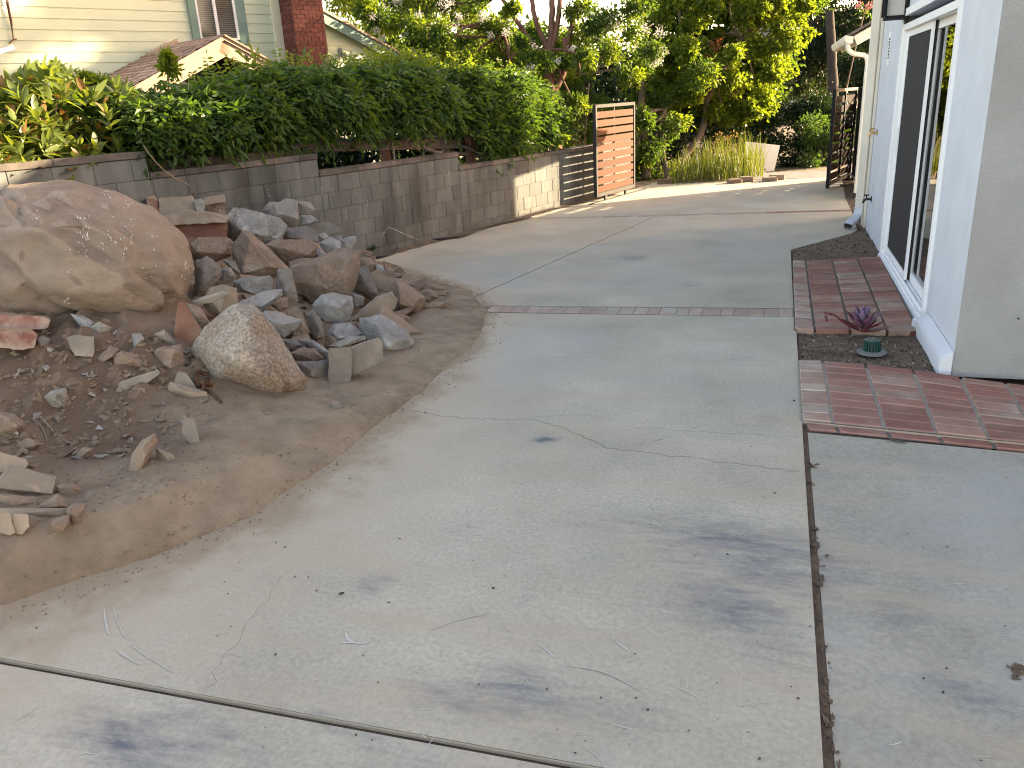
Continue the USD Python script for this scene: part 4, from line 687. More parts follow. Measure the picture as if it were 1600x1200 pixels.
RK = [
 ('big blue-grey stone at the top left of the rubble beside the bricks', 'rock_grey', [(15, 215), (60, 165), (110, 165), (215, 200), (300, 215), (335, 255), (300, 330), (215, 350), (120, 310), (60, 290), (20, 310)], None, {}),
 ('pale tan stone at the very top of the rubble heap', 'rock_pale', [(235, 200), (280, 140), (345, 110), (400, 125), (415, 220), (395, 262), (330, 245), (265, 215)], None, {}),
 ('pale rounded stone behind the left of the topmost stone', 'rock_pale', [(195, 180), (250, 128), (310, 130), (300, 180), (240, 205)], None, dict(dD=.12)),
 ('pale stone jutting right behind the topmost stone', 'rock_pale', [(390, 118), (470, 130), (500, 165), (470, 195), (415, 195)], None, dict(dD=.10)),
 ('small blue-grey wedge under the topmost pale stone', 'rock_grey', [(425, 200), (480, 200), (520, 230), (470, 250), (430, 250)], None, {}),
 ('flat half-round slab leaning on the wall side of the heap', 'slab_grey', [(475, 255), (560, 235), (610, 255), (640, 285), (570, 305), (500, 300)], .05, dict(flat=True)),
 ('small pale chip below the half-round slab', 'rock_pale', [(520, 310), (550, 295), (580, 320), (560, 345), (530, 345)], None, {}),
 ('grey-brown block directly below the topmost stone', 'rock_dark', [(335, 275), (400, 265), (460, 260), (510, 290), (510, 340), (440, 345), (375, 330), (330, 330)], None, {}),
 ('smooth grey-white stone on the wall side of the heap', 'stonewash', [(530, 350), (590, 320), (640, 350), (640, 390), (590, 415), (550, 395)], None, {}),
 ('small grey stone wedged behind the smooth grey-white stone', 'rock_grey', [(598, 318), (640, 308), (662, 345), (640, 355)], None, dict(dD=.05)),
 ('grey stone furthest right on the wall side of the heap', 'rock_grey', [(640, 340), (690, 318), (727, 315), (727, 350), (700, 380), (650, 380)], None, {}),
 ('tall wedge with grey left face and brown right face', 'rock_brown', [(50, 370), (105, 295), (150, 300), (200, 350), (345, 490), (310, 525), (110, 545), (75, 480)], None, dict(front=[(140, 330, .55), (100, 520, .45), (250, 480, .4)])),
 ('long tan-topped stone in the middle of the upper heap', 'rock_tan', [(230, 365), (280, 340), (360, 335), (470, 335), (510, 370), (490, 430), (400, 440), (345, 465), (315, 420), (260, 385)], None, {}),
 ('small grey stone right of the long tan-topped stone', 'rock_grey', [(490, 390), (530, 380), (565, 425), (540, 440), (495, 430)], None, {}),
 ('flat tan slab lying behind the biggest tan wedge', 'slab', [(360, 455), (430, 435), (520, 440), (500, 475), (380, 495)], .05, dict(flat=True)),
 ('biggest tan wedge in the middle of the rubble heap', 'rock_brown', [(370, 490), (440, 480), (510, 465), (560, 430), (640, 390), (745, 400), (735, 470), (720, 560), (690, 640), (600, 650), (500, 685), (440, 620), (385, 560)], None, dict(front=[(520, 470, .45), (560, 600, .5), (640, 560, .4), (700, 430, .3)], amp=.03)),
 ('small tan stone right of the biggest tan wedge', 'rock_tan', [(745, 430), (800, 440), (840, 470), (800, 510), (740, 485)], None, {}),
 ('small grey stone at the right shoulder of the heap', 'rock_grey', [(830, 465), (870, 475), (890, 510), (870, 520), (830, 500)], None, {}),
 ('dark shadowed stone right of the biggest tan wedge', 'rock_dark', [(735, 500), (790, 480), (805, 560), (850, 640), (820, 660), (720, 610)], None, dict(dD=.06)),
 ('flat tan slab tilted at the right shoulder of the heap', 'slab', [(800, 530), (850, 500), (940, 580), (920, 625), (860, 600), (810, 570)], .06, dict(flat=True)),
 ('blocky tan boulder at the right end of the heap', 'rock_tan', [(930, 610), (945, 555), (1000, 570), (1105, 650), (1105, 690), (1060, 735), (980, 720), (950, 680)], None, dict(amp=.03, front=[(960, 585, .5), (1080, 660, .5), (1040, 705, .5), (975, 690, .45)])),
 ('low brown stone behind the blocky tan boulder', 'rock_brown', [(1005, 575), (1105, 575), (1112, 600), (1080, 615), (1030, 605)], None, {}),
 ('low tan stone near the right tip of the heap', 'rock_tan', [(1120, 585), (1150, 576), (1185, 582), (1220, 605), (1190, 618), (1130, 612)], None, {}),
 ('rounded brown stone right of the blocky tan boulder', 'rock_brown', [(1085, 625), (1130, 605), (1180, 630), (1180, 655), (1130, 680), (1105, 670)], None, {}),
 ('half-buried tan stone at the rightmost tip of the heap', 'rock_tan', [(1165, 612), (1240, 622), (1230, 645), (1190, 642)], None, {}),
 ('long low dusty stone at the foot of the right tip', 'rock_tan', [(1100, 705), (1140, 680), (1240, 670), (1252, 690), (1190, 715), (1120, 725)], None, {}),
 ('long flat tan slab with a jagged right end', 'slab', [(690, 780), (840, 650), (920, 625), (950, 670), (935, 715), (830, 750), (720, 790)], .10, dict(front=[(850, 660, .5), (915, 632, .5), (720, 775, .5), (850, 720, .3)], amp=.02)),
 ('bright white-grey stone at the centre of the heap front', 'stonewash', [(490, 700), (545, 640), (600, 630), (700, 650), (708, 700), (690, 770), (640, 795), (560, 780)], None, dict(front=[(560, 690, .5), (640, 700, .55), (690, 665, .4)])),
 ('flat dusty stone half buried at the right of the front', 'rock_tan', [(880, 770), (960, 740), (1020, 760), (1015, 790), (940, 800)], None, {}),
 ('large grey triangular stone at the front right of the heap', 'rock_grey', [(755, 770), (870, 750), (930, 790), (1010, 840), (1040, 905), (990, 935), (930, 955), (880, 955), (850, 880), (790, 880), (760, 830)], None, dict(front=[(840, 800, .5), (930, 850, .5), (900, 930, .45), (985, 880, .4)])),
 ('grey-brown stone behind the concrete block at the front', 'rock_grey', [(570, 850), (610, 800), (690, 795), (760, 850), (690, 880), (600, 905)], None, {}),
 ('thin pale slab lying on the concrete block', 'rock_pale', [(585, 915), (700, 865), (775, 865), (775, 885), (700, 905), (620, 938)], .08, {}),
 ('flat grey stone in the middle left of the heap', 'rock_grey', [(55, 570), (100, 545), (250, 535), (270, 570), (255, 630), (180, 640), (90, 615)], None, {}),
 ('white-edged grey stone above the speckled boulder', 'stonewash', [(94, 675), (150, 655), (230, 620), (315, 610), (315, 645), (260, 690), (200, 735), (150, 710)], None, {}),
 ('dark stone in the shadow left of the biggest wedge', 'rock_dark', [(300, 500), (370, 500), (380, 600), (405, 670), (330, 680), (290, 600)], None, dict(dD=.08)),
 ('small brown stone above the grey-white front stones', 'rock_brown', [(250, 690), (340, 670), (355, 710), (310, 730)], None, {}),
 ('grey-white stone right of the speckled boulder top', 'stonewash', [(195, 760), (230, 730), (300, 735), (425, 780), (390, 830), (330, 870), (250, 830)], None, {}),
 ('brown-grey stone leaning behind the grey-white stone', 'rock_brown', [(345, 735), (400, 710), (430, 760), (470, 840), (450, 890), (370, 880)], None, dict(dD=.05)),
 ('upright dark slab in the gap at the heap centre', 'rock_dark', [(450, 750), (490, 720), (540, 790), (550, 860), (510, 875), (470, 830)], .10, {}),
 ('small dark stone under the biggest tan wedge', 'rock_dark', [(710, 630), (770, 650), (770, 690), (720, 715), (700, 690)], None, {}),
 ('flat dark stone right of the speckled boulder', 'rock_dark', [(310, 880), (400, 885), (440, 915), (400, 940), (340, 940)], None, {}),
 ('rounded brown-grey stone near the front of the heap', 'rock_brown', [(365, 960), (420, 935), (500, 935), (545, 985), (510, 1030), (430, 1010)], None, {}),
 ('dark flat stone in shadow behind the concrete block', 'rock_dark', [(400, 1010), (520, 1040), (580, 1000), (578, 1090), (480, 1110), (420, 1070)], None, {}),
 ('knot of grey rubble left of the concrete block', 'rock_grey', [(410, 890), (470, 880), (590, 960), (570, 1000), (520, 960)], None, dict(amp=.12)),
 ('dark stone low at the left edge of the heap', 'rock_dark', [(-6, 490), (40, 495), (60, 540), (30, 575), (-10, 570)], None, {}),
 ('dark stone deep between the wedge and the round stone', 'rock_dark', [(-10, 440), (60, 455), (90, 520), (40, 500)], None, dict(dD=.1)),
]
for i, (lab, m_, o, th, kw) in enumerate(RK): rock(lab, m_, o, th, seed=100+i, org=OP, **kw)
OL = (0, 250, 4.)
RL = [
 ('tan-topped stone with grey front right of the great boulder', 'rock_tan', [(1190, 520), (1240, 485), (1420, 482), (1465, 520), (1440, 600), (1340, 640), (1215, 590)], None, dict(front=[(1230, 575, .5), (1400, 585, .5), (1440, 500, .2)])),
 ('grey rounded stone against the right end of the great boulder', 'rock_dark', [(1215, 640), (1290, 605), (1370, 650), (1380, 720), (1310, 760), (1300, 840), (1220, 860)], None, dict(amp=.09)),
 ('small dark grey stone beside the rounded stone by the boulder', 'rock_dark', [(1370, 680), (1440, 670), (1467, 720), (1410, 775), (1370, 760)], None, {}),
 ('tan concrete chunk with a notched top beside the boulder', 'slab', [(1255, 890), (1310, 800), (1390, 775), (1480, 800), (1485, 890), (1390, 990), (1310, 960)], None, dict(amp=.03, front=[(1300, 850, .5), (1420, 830, .4), (1380, 960, .4)])),
 ('bar of mortar lying across the notched concrete chunk', 'rock_pale', [(1205, 885), (1250, 860), (1400, 815), (1432, 835), (1350, 880), (1240, 910)], .06, dict(dD=-.12)),
 ('dark terracotta slab standing on edge left of the speckled boulder', 'terracotta', [(1085, 1090), (1115, 885), (1150, 890), (1262, 1060), (1255, 1110), (1190, 1250), (1140, 1240)], .07, dict(flat=True, amp=.015)),
 ('tan chunk resting against the terracotta slab', 'rock_tan', [(1155, 890), (1250, 918), (1262, 960), (1322, 1022), (1265, 1062), (1200, 980)], .12, dict(dD=.04)),
 ('large speckled granite boulder at the front of the heap', 'granite', [(1195, 1180), (1270, 1060), (1440, 905), (1500, 890), (1600, 912), (1700, 1030), (1912, 1378), (1905, 1450), (1720, 1490), (1600, 1496), (1320, 1400), (1270, 1352)], .42, dict(front=[(1470, 930, .2), (1560, 1010, .45), (1450, 1250, .6), (1620, 1330, .6), (1780, 1380, .5), (1330, 1180, .4)], amp=.03, edge=.015)),
 ('dusty flat stone under the foot of the speckled boulder', 'rock_tan', [(1480, 1370), (1520, 1345), (1600, 1355), (1640, 1400), (1600, 1440), (1500, 1420)], None, {}),
 ('pale chipped concrete bit on the soil below the boulder', 'stonewash', [(433, 958), (520, 970), (580, 1010), (600, 1040), (560, 1085), (500, 1040)], .06, {}),
 ('second pale chip touching the chipped concrete bit', 'rock_pale', [(560, 1050), (620, 1010), (700, 1045), (640, 1125), (610, 1120)], .06, {}),
 ('square pale grey concrete piece on the soil slope', 'slab_grey', [(420, 1110), (470, 1095), (585, 1105), (590, 1190), (580, 1230), (470, 1225), (440, 1180)], .10, dict(flat=True)),
 ('tan ridged stone in the middle of the soil slope', 'rock_tan', [(710, 1220), (760, 1195), (830, 1205), (890, 1260), (898, 1300), (800, 1285), (715, 1280)], None, {}),
 ('brown earthy stone left of the tan ridged stone', 'rock_brown', [(605, 1240), (690, 1160), (745, 1180), (720, 1230), (640, 1262)], None, {}),
 ('rough brown stone left of the speckled boulder', 'rock_brown', [(960, 1200), (1010, 1165), (1130, 1152), (1140, 1200), (1155, 1290), (1060, 1330), (985, 1270)], None, dict(amp=.10)),
 ('grey upright bit under the boulder overhang', 'rock_grey', [(825, 1085), (880, 1085), (905, 1120), (850, 1200), (825, 1170)], .08, {}),
 ('grey slab piece leaning under the boulder overhang', 'slab_grey', [(955, 1090), (1030, 1058), (1105, 1140), (1085, 1160), (990, 1120)], .06, {}),
 ('lone mottled grey stone on the soil slope at the left', 'rock_pale', [(250, 1490), (330, 1440), (410, 1425), (422, 1500), (400, 1535), (330, 1568), (275, 1540)], None, {}),
 ('large brown stone at the left edge of the soil', 'rock_brown', [(-60, 1590), (0, 1572), (90, 1590), (180, 1650), (185, 1700), (70, 1780), (-60, 1740)], None, {}),
 ('smaller brown stone below the large brown stone at left', 'rock_brown', [(88, 1790), (170, 1735), (240, 1750), (262, 1780), (200, 1815), (110, 1820)], None, {}),
 ('buried grey tile edge slanting out of the soil', 'slab_grey', [(740, 1400), (760, 1388), (990, 1310), (1002, 1330), (900, 1410), (750, 1475)], .05, dict(flat=True)),
 ('tan rectangular slab lying flat at the left edge', 'slab', [(-30, 2020), (60, 1900), (350, 1980), (345, 2040), (320, 2110), (-30, 2078)], .13, dict(front=[(-20, 2045, .5), (325, 2085, .5), (345, 1995, .3)], amp=.02)),
 ('thick tan slab corner above the rectangular slab', 'slab', [(-50, 1820), (0, 1825), (165, 1870), (178, 1900), (110, 2000), (-50, 1960)], .10, dict(flat=True, amp=.02)),
 ('broken tan stone under the rectangular slab', 'rock_tan', [(-30, 2085), (60, 2095), (225, 2105), (238, 2150), (180, 2180), (60, 2180), (-30, 2150)], None, {}),
 ('tan triangular stone under the right of the rectangular slab', 'rock_tan', [(230, 2165), (360, 2085), (420, 2130), (420, 2170), (320, 2180)], None, {}),
 ('dusty stone right of the rectangular slab', 'rock_brown', [(340, 2040), (390, 2020), (480, 2030), (515, 2075), (490, 2110), (380, 2095)], None, {}),
 ('long thin tan strip of slab near the soil ridge', 'slab', [(-30, 2175), (370, 2175), (420, 2180), (430, 2240), (150, 2250), (-30, 2230)], .06, {}),
 ('pale brick piece standing at the left edge of the ridge', 'slab', [(-40, 2210), (60, 2205), (95, 2330), (60, 2345), (-40, 2320)], .08, dict(flat=True)),
 ('second brick piece standing right beside the first at the ridge', 'slab', [(70, 2210), (175, 2212), (182, 2290), (140, 2340), (98, 2335)], .08, dict(flat=True)),
 ('crumbly clod of earth on the ridge right of the brick pieces', 'rock_tan', [(300, 2290), (350, 2230), (430, 2220), (440, 2280), (390, 2325), (320, 2330)], None, dict(amp=.1)),
 ('upright tan stone beside the crumbly clod on the ridge', 'rock_tan', [(415, 2180), (470, 2140), (545, 2150), (500, 2270), (450, 2280), (420, 2230)], None, {}),
 ('small grey-tan stone in the hollow behind the ridge', 'rock_tan', [(470, 1850), (520, 1795), (580, 1800), (578, 1850), (480, 1890)], None, {}),
 ('small dark tilted bit under the grey-tan stone in the hollow', 'rock_dark', [(440, 1850), (490, 1850), (555, 1880), (510, 1890)], None, {}),
 ('upright grey tile shard sticking out of the soil ridge', 'slab_grey', [(1135, 1700), (1150, 1608), (1215, 1615), (1230, 1680), (1262, 1830), (1240, 1845), (1180, 1760)], .05, dict(flat=True, amp=.015)),
 ('tan tile shard lying at the foot of the upright shard', 'slab', [(975, 1800), (1080, 1840), (1105, 1875), (1060, 1900), (985, 1880)], .05, {}),
 ('wedge of caked tan soil at the ridge', 'rock_tan', [(770, 2060), (830, 1830), (890, 1750), (970, 1710), (985, 1760), (930, 1860), (860, 2000)], .12, dict(amp=.04)),
 ('tile fragment standing beside the rusty metal on the soil', 'slab_grey', [(1075, 1420), (1110, 1325), (1160, 1330), (1240, 1440), (1230, 1460)], .03, dict(flat=True)),
 ('long tile fragment lying under the rusty metal', 'slab', [(1045, 1425), (1065, 1385), (1140, 1410), (1290, 1450), (1300, 1480), (1220, 1500), (1060, 1450)], .05, {}),
 ('small tan tile bit lying at the edge of the soil on the driveway', 'slab_grey', [(2060, 2510), (2090, 2505), (2150, 2550), (2135, 2580), (2065, 2560)], .04, dict(z=0)),
]
RL[-1] = (*RL[-1][:2], [(2065, 1515), (2120, 1508), (2148, 1545), (2125, 1578), (2070, 1560)], .05, {})
for i, (lab, m_, o, th, kw) in enumerate(RL): rock(lab, m_, o, th, seed=300+i, org=OL, **kw)
# nameless infill between the big stones
r = np.random.default_rng(9); v = []
for k in range(420):
    px, py = r.uniform(300, 700), r.uniform(330, 590)
    D = hit(px, py, HG); p = C+D*ray(px, py)
    if abs(p[2]-HG(p[[1, 0]])[0]) > .04 or p[2] < .03 or not PILE.buffer(-.14).contains(shapely.points(p[:2])): continue
    s = r.uniform(.025, .105); v.append(hull(p+[0, 0, -.01]+r.normal(0, 1, (10, 3))*s*.8))
obj('small_rubble', cat(*v), M['rock_tan'], 'small dusty stones filling the gaps between the rubble stones', 'rubble', kind='stuff')

# the great boulder
out = np.array([(-105, 420), (-85, 330), (-20, 292), (0, 288), (60, 285), (110, 282), (180, 298), (240, 328), (285, 370), (302, 420), (302, 470), (284, 500), (245, 517), (165, 522), (100, 517), (0, 508), (-70, 490)], float); c = out.mean(0)
D = 5.25
pts = [C+D*ray(*p) for p in out]+[C+(D-.42)*ray(*(c+(p-c)*.80)) for p in out]+[C+(D-.62)*ray(*(c+(p-c)*.45)) for p in out]+[C+(D+.45)*ray(*(c+(p-c)*.75)) for p in out]
v, f = refine(hull(pts), .030); mm = trimesh.Trimesh(v, f, process=False); trimesh.smoothing.filter_taubin(mm, iterations=12); v = np.array(mm.vertices)
n = normals(v, f); ex, ey = R[:, 0], -R[:, 1]; o = v.mean(0); a, b = (v-o) @ ex, (v-o) @ ey
strata = np.c_[(a*.55+b*.85)*3.4, (a*.85-b*.55)*1.1, (v-o) @ FWD*1.5]
d = .07*(fbm((v-o)*1.6+3, 3, 50)-.5)+.085*(fbm(strata*1.1+7, 4, 51)-.5)-.05*np.clip(1-np.abs(fbm(strata*.9+2, 3, 52)-.5)*14, 0, 1)+.018*(fbm((v-o)*16, 3, 53)-.5)
for px, py, rr, dep in ((50, 400, .13, .06), (255, 432, .12, .05), (195, 412, .05, .02), (165, 420, .07, -.02), (110, 440, .14, -.03)):
    q = onpl(px, py, C+(D-.55)*FWD, FWD); d -= dep*np.exp(-(((v-q)**2).sum(1))/rr**2)
M['boulder'] = plain('dusty_boulder', (.255, .192, .138), .93, .16, 6., bump=.85, bscale=16, bdist=.02, col2=(.215, .163, .116), s2=2.2, t0=.45, t1=.62, space='world', stretch=(1, 1, 1.6))
bd = thing('great_boulder', 'huge dusty brown boulder at the left in front of the block wall', 'boulder', (*o[:2], v[:, 2].min()))
v = v+n*d[:, None]; part(bd, 'stone', (v, f), M['boulder'], True)
tm = trimesh.Trimesh(v, f, process=False); r = np.random.default_rng(4); ch = []
def chalk(px, py, L, w, ang, k):
    for _ in range(int(k*.6)):
        q = (px+r.normal(0, w)*math.cos(ang+1.57)+r.uniform(-.5, .5)*L*math.cos(ang), py+r.normal(0, w)*math.sin(ang+1.57)+r.uniform(-.5, .5)*L*math.sin(ang)); dirs.append(ray(*q)); sz.append((r.uniform(.002, .008), ang))
dirs, sz = [], []
for a_ in ((137, 355, 42, 2.5, 1.5, 26), (133, 372, 22, 4, 1.4, 16), (207, 362, 40, 1.3, 1.75, 20), (192, 385, 30, 2, 1.2, 12), (200, 318, 22, 7, 2.2, 26), (160, 298, 30, 6, .8, 18), (172, 368, 14, 2, 1.2, 8), (56, 364, 10, 1.5, 1.0, 6), (107, 427, 8, 3, .4, 10), (11, 460, 10, 1.5, 1.4, 6), (105, 468, 18, 5, .6, 12), (125, 390, 30, 3, .8, 10), (118, 345, 20, 3, 1.2, 8), (225, 310, 40, 3, .7, 12), (290, 430, 40, 5, 1.5, 22), (240, 420, 60, 12, .6, 14), (160, 400, 120, 30, .6, 26), (60, 330, 80, 20, .6, 10), (175, 365, 60, 8, .7, 12), (230, 372, 40, 8, .8, 8)): chalk(*a_)
loc, ri, ti = tm.ray.intersects_location(np.tile(C, (len(dirs), 1)), np.array(dirs), multiple_hits=False)
for p, i, t in zip(loc, ri, ti):
    nn = tm.face_normals[t]; s, an = sz[i]; b = R[:, 0]*math.cos(an)+R[:, 1]*math.sin(an); b = unit(b-nn*(b @ nn)); a = np.cross(nn, b); g = np.linspace(0, 6.28, 7)[:-1]; rr = s*r.uniform(.35, 1, 6)
    ch.append(([*(p+nn*.004+np.outer(rr*np.cos(g)*.5, a)+np.outer(rr*np.sin(g)*1.9, b)), p-nn*.01], [[0, 1, 2], [0, 2, 3], [0, 3, 4], [0, 4, 5], [1, 0, 6], [2, 1, 6], [3, 2, 6], [4, 3, 6], [5, 4, 6], [0, 5, 6]]))
if ch: part(bd, 'chalk_scars', cat(*ch), plain('chalk_scar', (.58, .54, .48), .9, .15, 30.), kind='stuff')

# masonry: bricks, block, roots, rusty scrap
def pix_box(label, name, cat_, m_, corners, D, th, group=None, amp=.02, seed=1, parent=None):
    c = np.mean(corners, axis=0); pts = [C+D*ray(*p) for p in corners]+[C+(D+th)*ray(*(c+(np.array(p)-c)*.98))+np.array([0, 0, .12*th]) for p in corners]
    v, f = refine(hull(pts), .02); n = normals(v, f); v = v+n*(amp*.05*(fbm(v*18+seed, 3, seed)-.5))[:, None]
    return part(parent, name, (v, f), M[m_], 35, label) if parent else obj(name, (v, f), M[m_], label, cat_, group, smooth=35)
dm = hit(300, 372)-.15; mo = thing('masonry_chunk', 'broken chunk of brick footing perched above the great boulder', 'masonry', C+dm*ray(300, 370))
pix_box(None, 'footing', '', 'terracotta', [(205, 352), (262, 340), (300, 344), (356, 343), (354, 385), (350, 392), (290, 395), (225, 380)], dm, .34, parent=mo, amp=.3)
pix_box(None, 'mortar_ledge', '', 'slab', [(225, 345), (262, 338), (290, 328), (330, 334), (357, 341), (354, 347), (300, 350), (255, 353)], dm-.05, .30, parent=mo, amp=.6)
pix_box(None, 'brick', '', 'brickedge', [(229, 312), (240, 310), (246, 314), (250, 337), (240, 333), (230, 322)], dm+.05, .2, parent=mo, amp=.5)
pix_box('pale tan brick', 'brick', '', 'slab', [(248, 313), (300, 309), (305, 316), (302, 343), (256, 350), (249, 330)], dm+.03, .18, parent=mo, amp=.5)
pix_box(None, 'mortar_lump', '', 'rock_pale', [(304, 316), (314, 312), (320, 320), (318, 334), (308, 334)], dm-.01, .1, parent=mo, amp=.8)
pix_box('hollow tan channel brick', 'brick', '', 'slab', [(318, 313), (352, 307), (353, 315), (322, 321)], dm+.08, .2, parent=mo, amp=.3)
pix_box(None, 'brick_back', '', 'rock_brown', [(318, 318), (352, 314), (353, 338), (320, 333)], dm+.20, .08, parent=mo, amp=.3)
pix_box('red brick lying dusty at the left edge below the boulder', 'loose_brick', 'brick', 'brickedge', [(-35, 492), (0, 491), (70, 496), (79, 500), (76, 512), (68, 515), (-35, 512)], hit(30, 516)-.12, .10, 'loose red bricks', amp=.4)
pix_box('paint-smeared brick under the red brick at the left edge', 'loose_brick', 'brick', 'brickedge', [(-35, 520), (5, 513), (50, 517), (58, 525), (54, 545), (20, 547), (-10, 541)], hit(20, 548)-.10, .10, 'loose red bricks', amp=.6, seed=3)
rock('small grey chip right of the paint-smeared brick', 'rock_dark', [(55, 530), (66, 524), (78, 530), (75, 545), (60, 547)], seed=555)
D1_ = hit(560, 592)-.06
cb = thing('concrete_block', 'dusty concrete block with two cores standing at the front of the heap', 'concrete block', C+D1_*ray(560, 597))
pix_box(None, 'end_piece', '', 'slab_grey', [(514, 548), (517, 546), (548, 545), (551, 552), (547, 598), (541, 601), (516, 599), (513, 592)], D1_-.02, .13, parent=cb, amp=.5)
pix_box(None, 'long_piece', '', 'slab_grey', [(541, 547), (592, 530), (597, 534), (599, 562), (594, 566), (552, 586), (550, 560)], D1_+.03, .12, parent=cb, amp=.4, seed=4)
def root(pts, w, label):
    P = [C+(hit(*p, HG)-.012)*ray(*p) for p in pts]; return obj('dry_root', tube(spline(P, 20), np.linspace(w, w*.5, 20), 6), M['rock_tan'], label, 'root', smooth=60)
root([(64, 652), (78, 668), (92, 682), (103, 690), (117, 694)], .008, 'thicker dry root lying on the soil at the left'); root([(50, 654), (62, 664), (70, 678), (74, 690)], .006, 'thin curved dry root beside the thicker root'); root([(28, 704), (55, 707), (85, 700), (102, 694)], .003, 'thread-like dry root below the two roots')
rm = M['rusty'] = plain('rusty_metal', (.11, .055, .028), .8, .5, 20., bump=.8, bscale=60, bdist=.004, col2=(.09, .045, .025), s2=9., metallic=.2)
q = [C+(hit(x, y, HG)-.03)*ray(x, y) for x, y in ((312, 600), (306, 590), (314, 581), (322, 586), (322, 600), (318, 612))]
rs_ = thing('rusty_scrap', 'knot of rusty metal with a rod on the soil before the speckled boulder', 'scrap metal', q[0])
part(rs_, 'loop', tube(spline(q, 24), .011, 7), rm, 60); part(rs_, 'rod', tube([C+(hit(x, y, HG)-.02)*ray(x, y) for x, y in ((322, 606), (335, 617), (346, 628))], .008, 6), rm, 60)
v = [hull(q[4]+r.normal(0, .012, (9, 3))+r.normal(0, .018, 3)) for k in range(9)]; part(rs_, 'flakes', cat(*v), rm, kind='stuff')
# dry stalk hanging from the hedge over the wall, twigs
# ------------------------------------------------------------------ the neighbour's house beyond the hedge
ND = np.array([.454, .891, 0]); ND /= np.linalg.norm(ND); NN = np.array([ND[1], -ND[0], 0])
HP = atD(100, 50, 13.0); hp = lambda px, py, o=0.: onpl(px, py, HP+NN*o, NN)
sc = lambda p: float((np.asarray(p)-HP) @ ND)
def hpt(s, z, o=0.): return np.array([*(HP+ND*s+NN*o)[:2], z])
nh = thing('neighbour_house', 'pale yellow clapboard house with brick chimney behind the hedge', 'house', hpt(0, 0))
zA, zB = hp(0, 8.1)[2], hp(0, 116.8)[2]; ex = (zA-zB)/6
sL, sR = sc(hp(-160, 60)), sc(hp(428, 50)); sR2 = sc(hp(441, 50)); zlow, ztop_ = 1.0, zA+ex*7
part(nh, 'wall', obox(hpt(sL, 0, -.18), ND*(sR2-sL), NN*.16, (0, 0, ztop_)), M['siding'])
r = np.random.default_rng(12)
k = -8
z = zA-ex*12
while z < ztop_:
    v = np.array([hpt(sL, z, 0), hpt(sR, z, 0), hpt(sR, z+ex+.01, -.014), hpt(sL, z+ex+.01, -.014), hpt(sL, z, -.019), hpt(sR, z, -.019), hpt(sR, z+ex+.01, -.02), hpt(sL, z+ex+.01, -.02)])
    part(nh, 'siding_board', (v, np.array([[0, 1, 2, 3], [4, 7, 6, 5], [0, 4, 5, 1], [3, 2, 6, 7], [0, 3, 7, 4], [1, 5, 6, 2]])), M['siding']); z += ex
part(nh, 'corner_board', rbox(hpt(sR, zlow, -.018), ND*(sR2-sR), NN*.045, (0, 0, ztop_-zlow), .004), M['sidingtrim'])
a, b, c, d = sc(hp(294, 20)), sc(hp(306, 20)), sc(hp(365, 20)), sc(hp(382, 20)); zb = hp(340, 62)[2]; zt_ = zb+1.35
wi = part(nh, 'window', cat(obox(hpt(a, zb-.08, .005), ND*(b-a), NN*.035, (0, 0, zt_-zb+.16)), obox(hpt(c+.03, zb-.08, .005), ND*(d-c-.03), NN*.035, (0, 0, zt_-zb+.16)), obox(hpt(b, zb-.08, .006), ND*(c-b), NN*.03, (0, 0, .07)), obox(hpt(b, zt_, .006), ND*(c-b), NN*.03, (0, 0, .08))), M['greentrim'])
mid = sc(hp(335, 20)); part(wi, 'sash', cat(*[obox(hpt(s0, zb, .012), ND*(s1-s0), NN*.03, (0, 0, zt_-zb)) for s0, s1 in ((b-.005, b+.03), (mid-.03, mid+.025), (c-.02, c+.028))], obox(hpt(b, zb-.005, .011), ND*(c-b), NN*.028, (0, 0, .035))), M['alu'])
part(wi, 'pane', obox(hpt(b+.03, zb+.03, .012), ND*(mid-b-.06), NN*.006, (0, 0, zt_-zb-.03)), M['windowglass']); part(wi, 'pane', obox(hpt(mid+.025, zb+.03, .014), ND*(c-mid-.045), NN*.006, (0, 0, zt_-zb-.03)), M['windowglass'])
# chimney of single bricks
c0, c1 = sR2+.02, sc(hp(508, 50, .42)); co = .45; c0 = sc(hp(461, 50, co))
ch = part(nh, 'chimney', obox(hpt(c0+.012, 0, -.1), ND*(c1-c0-.024), NN*(co+.088), (0, 0, ztop_+.4)), M['mortar_dark'])
bh, bl, row, z = .078, (c1-c0)/4, 0, hp(500, 118, co)[2]-.15
zc = z
while z < zc+2.1:
    off = 0 if row % 2 == 0 else bl/2; s = c0-(bl-off if off else 0)
    while s < c1-.01:
        q0, q1 = max(s, c0), min(s+bl, c1)
        if q1-q0 > .03: part(ch, 'brick', obox(hpt(q0+.005, z+.005, co-.1), ND*(q1-q0-.01), NN*(.1+r.normal(0, .002)), (0, 0, bh-.01)), M['redbrick'])
        s += bl
    off2 = bl/2 if row % 2 == 0 else 0; t = -.05
    for q0, q1 in (((0, .21), (.22, .44)) if row % 2 else ((0, .10), (.11, .33), (.34, .44))): part(ch, 'brick', obox(hpt(c0+.0, z+.005, q0), ND*(.09+r.normal(0, .002))*1., NN*(q1-q0), (0, 0, bh-.01)) if q1 < .44 else obox(hpt(c0, z+.005, q0), ND*.09, NN*(co-.101-q0), (0, 0, bh-.01)), M['redbrick'])
    z += bh; row += 1
